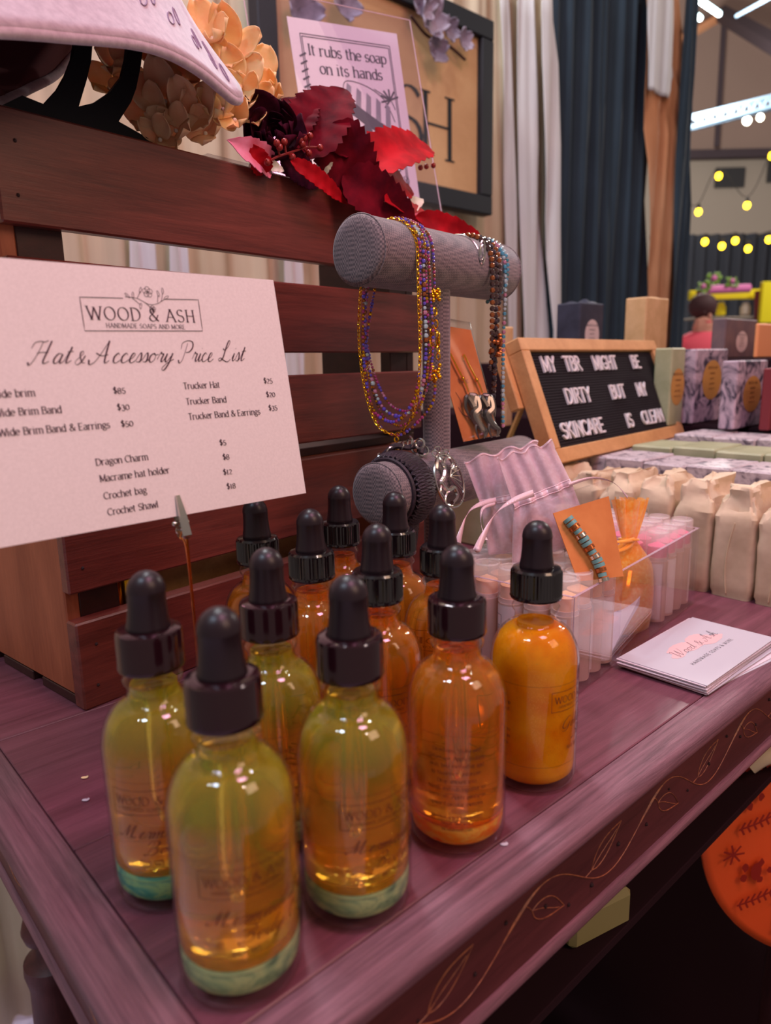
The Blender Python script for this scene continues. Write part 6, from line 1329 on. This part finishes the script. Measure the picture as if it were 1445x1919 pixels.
# rose
for k in range(16):
    a = k*137.5; rr = 4+k*1.9; spetal(517+rr*.7*math.cos(R_(a)), 258-rr*.55*math.sin(R_(a)), 22+k*1.9, a, 'rose_dark', 8+rg.uniform(-3, 2), 1.5, .45, lean=.9-k*.05)
def leaf(u0, v0, u1, v1, w, m_, off0, off1, sd=0, fold=.28, nt=11, curl=.12, name='leaf'):
    a, b = fpx(u0, v0, off0), fpx(u1, v1, off1); ax = b-a; L = np.linalg.norm(ax); d = ax/L; up = -FW-d*(-FW@d); up /= np.linalg.norm(up); s_ = np.cross(d, up); ww = w*a[1]/F_PX/2
    def prof(v):
        base = math.sin(PI*min(1, v**.75))**.75; saw = (v*nt) % 1.; return base*(1-.17*saw)+.01+.12*max(0, math.sin(v*PI*3+sd))*base
    def fn(u, v):
        x = (u-.5)*2; h_ = prof(v)*ww; return a+d*(L*v-abs(x)*h_*.22)+s_*(x*h_)+up*(fold*abs(x)*h_+L*curl*math.sin(v*2.6+sd)+.5*math.sin(v*nt*2*PI*.5)*abs(x))
    g = G(); g.slab(fn, 6, nt*4, .4); o = g.obj(name, m_, t, smooth=60)
    g = G(); g.tube([fn(.5, v)-up*.1 for v in np.linspace(0, .96, 12)], .5, 5); g.obj('leaf_vein', 'stem', o, label='raised midrib')
    return o
leaf(560, 300, 646, 180, 120, 'leaf_burgundy', 4, 12, 0); leaf(545, 270, 572, 172, 86, 'leaf_burgundy', 14, 22, 1); leaf(600, 290, 690, 200+60, 90, 'leaf_burgundy', 2, 4, 2); leaf(610, 240, 700, 400, 110, 'leaf_burgundy', 0, -14, .5)
leaf(660, 330, 806, 290, 96, 'leaf_red', -6, 6, .3); leaf(662, 340, 786, 352, 84, 'leaf_red', -8, -4, 1.3); leaf(700, 400, 845, 392, 56, 'leaf_red', -22, -12, 2, nt=9); leaf(770, 410, 926, 474, 44, 'leaf_red', -20, -46, .6, nt=10)
leaf(640, 330, 780, 440, 90, 'leaf_burgundy', -10, -30, .2); leaf(535, 305, 656, 382, 34, 'leaf_red', -6, -14, 1, nt=13); leaf(520, 300, 600, 350, 60, 'rose_dark', 2, -2, .7); leaf(760, 420, 858, 440, 40, 'petal_pink', -14, -24, .2, nt=7); leaf(690, 360, 770, 420, 36, 'petal_pink', -14, -20, .2, nt=7)
leaf(500, 318, 425, 262, 54, 'petal_pink', 2, -2, .6, nt=7, fold=.5); leaf(496, 322, 470, 268, 40, 'leaf_red', -4, -6, .9, nt=7); leaf(690, 300, 790, 330-50, 50, 'leaf_burgundy', 6, 14, .9)
leaf(596, 330, 622, 300, 26, 'leaf_cream', -2, -4, 0, nt=6); leaf(590, 260, 606, 232, 22, 'leaf_cream', 6, 8, 0, nt=6); leaf(735, 420, 790, 380, 34, 'leaf_cream', -2, 4, 0, nt=6); leaf(500, 310, 530, 322, 20, 'leaf_cream', -4, -5, 0, nt=5)
bs_ = [(519, 268), (533, 266), (501, 304), (562, 262), (570, 258), (581, 255), (600, 277), (579, 287), (548, 294), (566, 270), (788, 314), (799, 312), (812, 310), (524, 276)]
for u, v in bs_:
    c = fpx(u, v, -12 if u < 700 else 0); g = G(); g.sph(c, 2.2, 12, 8); g.sph(c-FW*2.1+ZV*.3, .5, 5, 4); g.obj('berry', 'berry', t)
g = G(); 
for P in ([(498, 306), (520, 294), (550, 284), (575, 276), (600, 277)], [(519, 269), (524, 292)], [(533, 267), (536, 288)], [(562, 264), (566, 279)], [(570, 260), (572, 278)], [(581, 257), (578, 276)], [(548, 294), (540, 288)], [(579, 287), (570, 279)]): g.tube(cr([fpx(u, v, -10) for u, v in P], 5), .7, 5)
g.obj('berry_stem', 'stem', t)
g = G(); g.tube(cr([fpx(u, v, 14) for u, v in ((468, 312), (490, 314), (520, 318), (640, 366), (780, 428))], 6), 1.2, 7); g.obj('main_stem', 'stem', t)

# ================================================================ clear sign holder with the printed card
hb = lambda c: (lambda u, v: (c[0]*(1-u)+c[1]*u)*(1-v)+(c[3]*(1-u)+c[2]*u)*v)
PQ = [at(594, 388+20, 652), at(790, 400, 702), at(743, 64, 762), at(537, 31, 712)]; bil = hb(PQ); nP = np.cross(PQ[1]-PQ[0], PQ[3]-PQ[0]); nP /= np.linalg.norm(nP); nP = nP if nP@FW < 0 else -nP
t = thing('soap_print', 'white card with humorous soap lettering and a skull in a striped hat', 'card', (PQ[0]+PQ[1])/2)
g = G(); g.slab(bil, 6, 6, .5); g.obj('card_sheet', 'card_pink', t, smooth=False)
hmp = lambda x, y, z=0: bil(x/100., y/150.)+nP*(z+.7)
g = G(); 
for x0, y0, x1, y1 in ((9, 10, 91, 138), (10.4, 12, 89.6, 136)): rectline(g, x0, y0, x1, y1, hmp, .7)
for k in range(16): y = 30+k*6; pline(g, [(6, y), (12, y+3)], hmp, 1.4)
g.obj('border', 'grey_ink', t, smooth=False, kind='stuff')
g = G(); text(g, 'It rubs the soap', 50, 122, 8.4, hmp, center=True, thick=1.2, thin=.5, track=.86); text(g, 'on its hands', 51, 108, 8.4, hmp, center=True, thick=1.2, thin=.5, track=.9); g.obj('lettering', 'grey_ink', t, smooth=False)
g = G()
hat_o = [(32, 92), (38, 84), (60, 70), (82, 60), (86, 64), (74, 76)]
V = [hmp(x, y, .1) for x, y in [(30, 94), (34, 86), (56, 71), (80, 58), (88, 56), (84, 66), (60, 80), (42, 92)]]; g.add(V, [tuple(range(8))]); g.obj('drawn_brim', 'grey_ink', t, smooth=False)
for k in range(5):
    g = G(); x = 42+k*8.6; V = [hmp(a, b, .15) for a, b in ((x, 92-k*5.6), (x+4.3, 89-k*5.6), (x+6.6, 100-k*3.6), (x+3, 103-k*3.4))]; g.add(V, [(0, 1, 2, 3)]); g.obj('drawn_stripe', 'soft_ink', t, smooth=False)
g = G(); 
for P in ([(40, 92), (44, 104), (62, 102), (78, 92), (86, 74)], [(46, 78), (42, 62), (48, 50), (54, 40), (66, 36), (76, 44), (84, 58)], [(54, 44), (58, 38), (64, 40), (72, 42)], [(60, 44), (62, 38)], [(66, 44), (67, 38)], [(20, 80), (30, 70), (38, 76)], [(80, 46), (86, 36), (78, 30), (84, 22), (70, 26)], [(66, 30), (74, 24), (80, 34)], [(70, 100), (84, 92), (88, 84)]): pline(g, [tuple(q[:2]) for q in cr([(a, b, 0) for a, b in P], 6)], hmp, .7)
for k in range(7): a = R_(20+k*35); pline(g, [(84, 92), (84+9*math.cos(a), 92+9*math.sin(a))], hmp, 1.6)
for cx, cyy in ((74, 30), (82, 38), (26, 62), (22, 50), (30, 40), (88, 26)):
    for i in range(5): a = 2*PI*i/5; pline(g, [(cx+2.4*math.cos(a)+1.7*math.cos(b), cyy+2.4*math.sin(a)+1.7*math.sin(b)) for b in np.linspace(0, 2*PI, 9)], hmp, .4)
g.obj('drawn_lines', 'grey_ink', t, smooth=False, kind='stuff')
for nm, cx, cyy, rx, ry in (('drawn_eye', 58, 64, 5, 7), ('drawn_eye', 74, 56, 3.6, 6), ('drawn_nose', 69, 50, 2, 3)): g = G(); blob(g, cx, cyy, rx, ry, hmp, 18, .12); g.obj(nm, 'grey_ink', t, smooth=False)
HQ = [at(524, 400, 645), at(828, 402, 706), at(768, 38, 764), at(452, -30, 705)]; hbl = hb(HQ)
t = thing('sign_holder', 'clear acrylic slanted sign holder standing behind the flower garland', 'sign holder', (HQ[0]+HQ[1])/2)
for nm, o in (('front_sheet', 1.6), ('rear_sheet', -2.2)):
    g = G(); g.slab(lambda u, v: hbl(u, v)+nP*o, 4, 4, .8); g.obj(nm, 'acrylic', t, smooth=False)
g = G(); E4 = [hbl(0, 0), hbl(1, 0), hbl(1, 1), hbl(0, 1)]
for i in range(1, 4): g.tube([E4[i], E4[(i+1) % 4]], .45, 5)
g.obj('bright_edge', 'ribbon_lilac', t)
q0 = (E4[0]+E4[1])/2
g = G(); V = [E4[0]-nP*0, E4[1], E4[1]-nP*70*np.array([1, 1, 0])+ZV*0, E4[0]-nP*70*np.array([1, 1, 0])]; V = [np.array([x, y, min(E4[0][2], E4[1][2])]) for x, y, z in V]
g.add(V+[v_-ZV*2 for v_ in V], [(0, 1, 2, 3), (7, 6, 5, 4), (0, 4, 5, 1), (1, 5, 6, 2), (2, 6, 7, 3), (3, 7, 4, 0)]); g.obj('foot', 'acrylic', t, smooth=False)
g = G(CM); g.box(112, 150, 1, 7.6, 308.05, 310, .4); tag(g.obj('clear_tab', 'acrylic', smooth=False), 'small clear acrylic tab lying on the top slat of the crate', 'acrylic tab')

# ================================================================ orange hat hanging past the table edge
Yh = 500; hc_ = at(1662, 1512, Yh); kx = Yh/F_PX; hx = np.array([.995, .1, 0]); hn = np.cross(hx, ZV)*1.0; hn = hn/np.linalg.norm(hn)
hn = hn if hn@FW < 0 else -hn
t = thing('orange_hat', 'orange red wide brimmed hat with dark botanical prints, hanging under the right of the table', 'hat', hc_)
HM = frame_m(hc_, hx, ZV, np.cross(hx, ZV)); sgn = 1 if np.cross(hx, ZV)@hn > 0 else -1
def hb_(r, a): 
    z = sgn*(6*math.cos(2*a)*((r-70)/95)**2 if r > 70 else 0); return (r*1.08*math.cos(a), r*1.0*math.sin(a), z)
g = G(HM); g.slab(lambda u, v: tuple((.88)*np.array(hb_(78+87*v, 2*PI*u))), 72, 12, 3*sgn); g.obj('brim', 'bag_orange', t, smooth='all')
g = G(HM); m = 48; V = []
for k, z in ((79, 0), (78, 30), (74, 80), (64, 104), (40, 112), (.5, 106)):
    for i in range(m): a = 2*PI*i/m; V.append(((.88)*k*1.08*math.cos(a), (.88)*k*math.sin(a), -.5*z*sgn))
g.add(V, [(j*m+i, j*m+(i+1) % m, (j+1)*m+(i+1) % m, (j+1)*m+i) for j in range(5) for i in range(m)]); g.obj('crown', 'bag_orange', t, smooth='all')
g = G(); hmp2 = lambda x, y, z=0: tuple(HM[:3, 3]+HM[:3, :3]@np.array([(.88)*x*1.08, (.88)*y, sgn*(3.6+(.88)*6*math.cos(2*math.atan2(y, x))*((math.hypot(x, y)-70)/95)**2)]))
for (a, r, s_) in ((2.95, 132, 0), (3.15, 118, 1), (3.35, 140, 2), (3.55, 125, 0), (3.75, 138, 1), (3.9, 118, 2), (2.75, 140, 1), (4.1, 135, 0)):
    cx, cyy = r*math.cos(a), r*math.sin(a)
    if s_ == 0:
        blob(g, cx, cyy, 5, 9, hmp2, 12, .1)
        for k in range(5): b = 1.25*k; blob(g, cx+13*math.cos(b), cyy+9*math.sin(b), 3, 4, hmp2, 8, .1, .3)
    elif s_ == 1:
        pline(g, [(cx-16, cyy-4), (cx, cyy), (cx+16, cyy+7)], hmp2, 1.6, .1)
        for k in range(6):
            for sg in (-1, 1): x0, y0 = cx-14+5.4*k, cyy-3.5+1.8*k; pline(g, [(x0, y0), (x0+3, y0+sg*6)], hmp2, 1.8, .1)
    else:
        for k in range(7): b = .9*k; pline(g, [(cx, cyy), (cx+10*math.cos(b), cyy+10*math.sin(b))], hmp2, 1.8, .1)
g.obj('botanical_print', 'bag_print', t, smooth=False, kind='stuff')
g = G(); g.tube([hc_+hn*-3+ZV*60, [hc_[0], hc_[1], -14]], 1.5, 6); g.obj('hanging_cord', 'wire_dark', t)
g = G(); c = at(1440, 1426, 470); g.tube(cr([c+[-14, 0, -4], c+[-4, 0, 3], c+[12, 4, 4], c+[40, 10, 1]], 6), 6, 10); tag(g.obj('rolled_cloth', 'drape_cream'), 'small beige roll just under the table edge at the right', 'cloth')
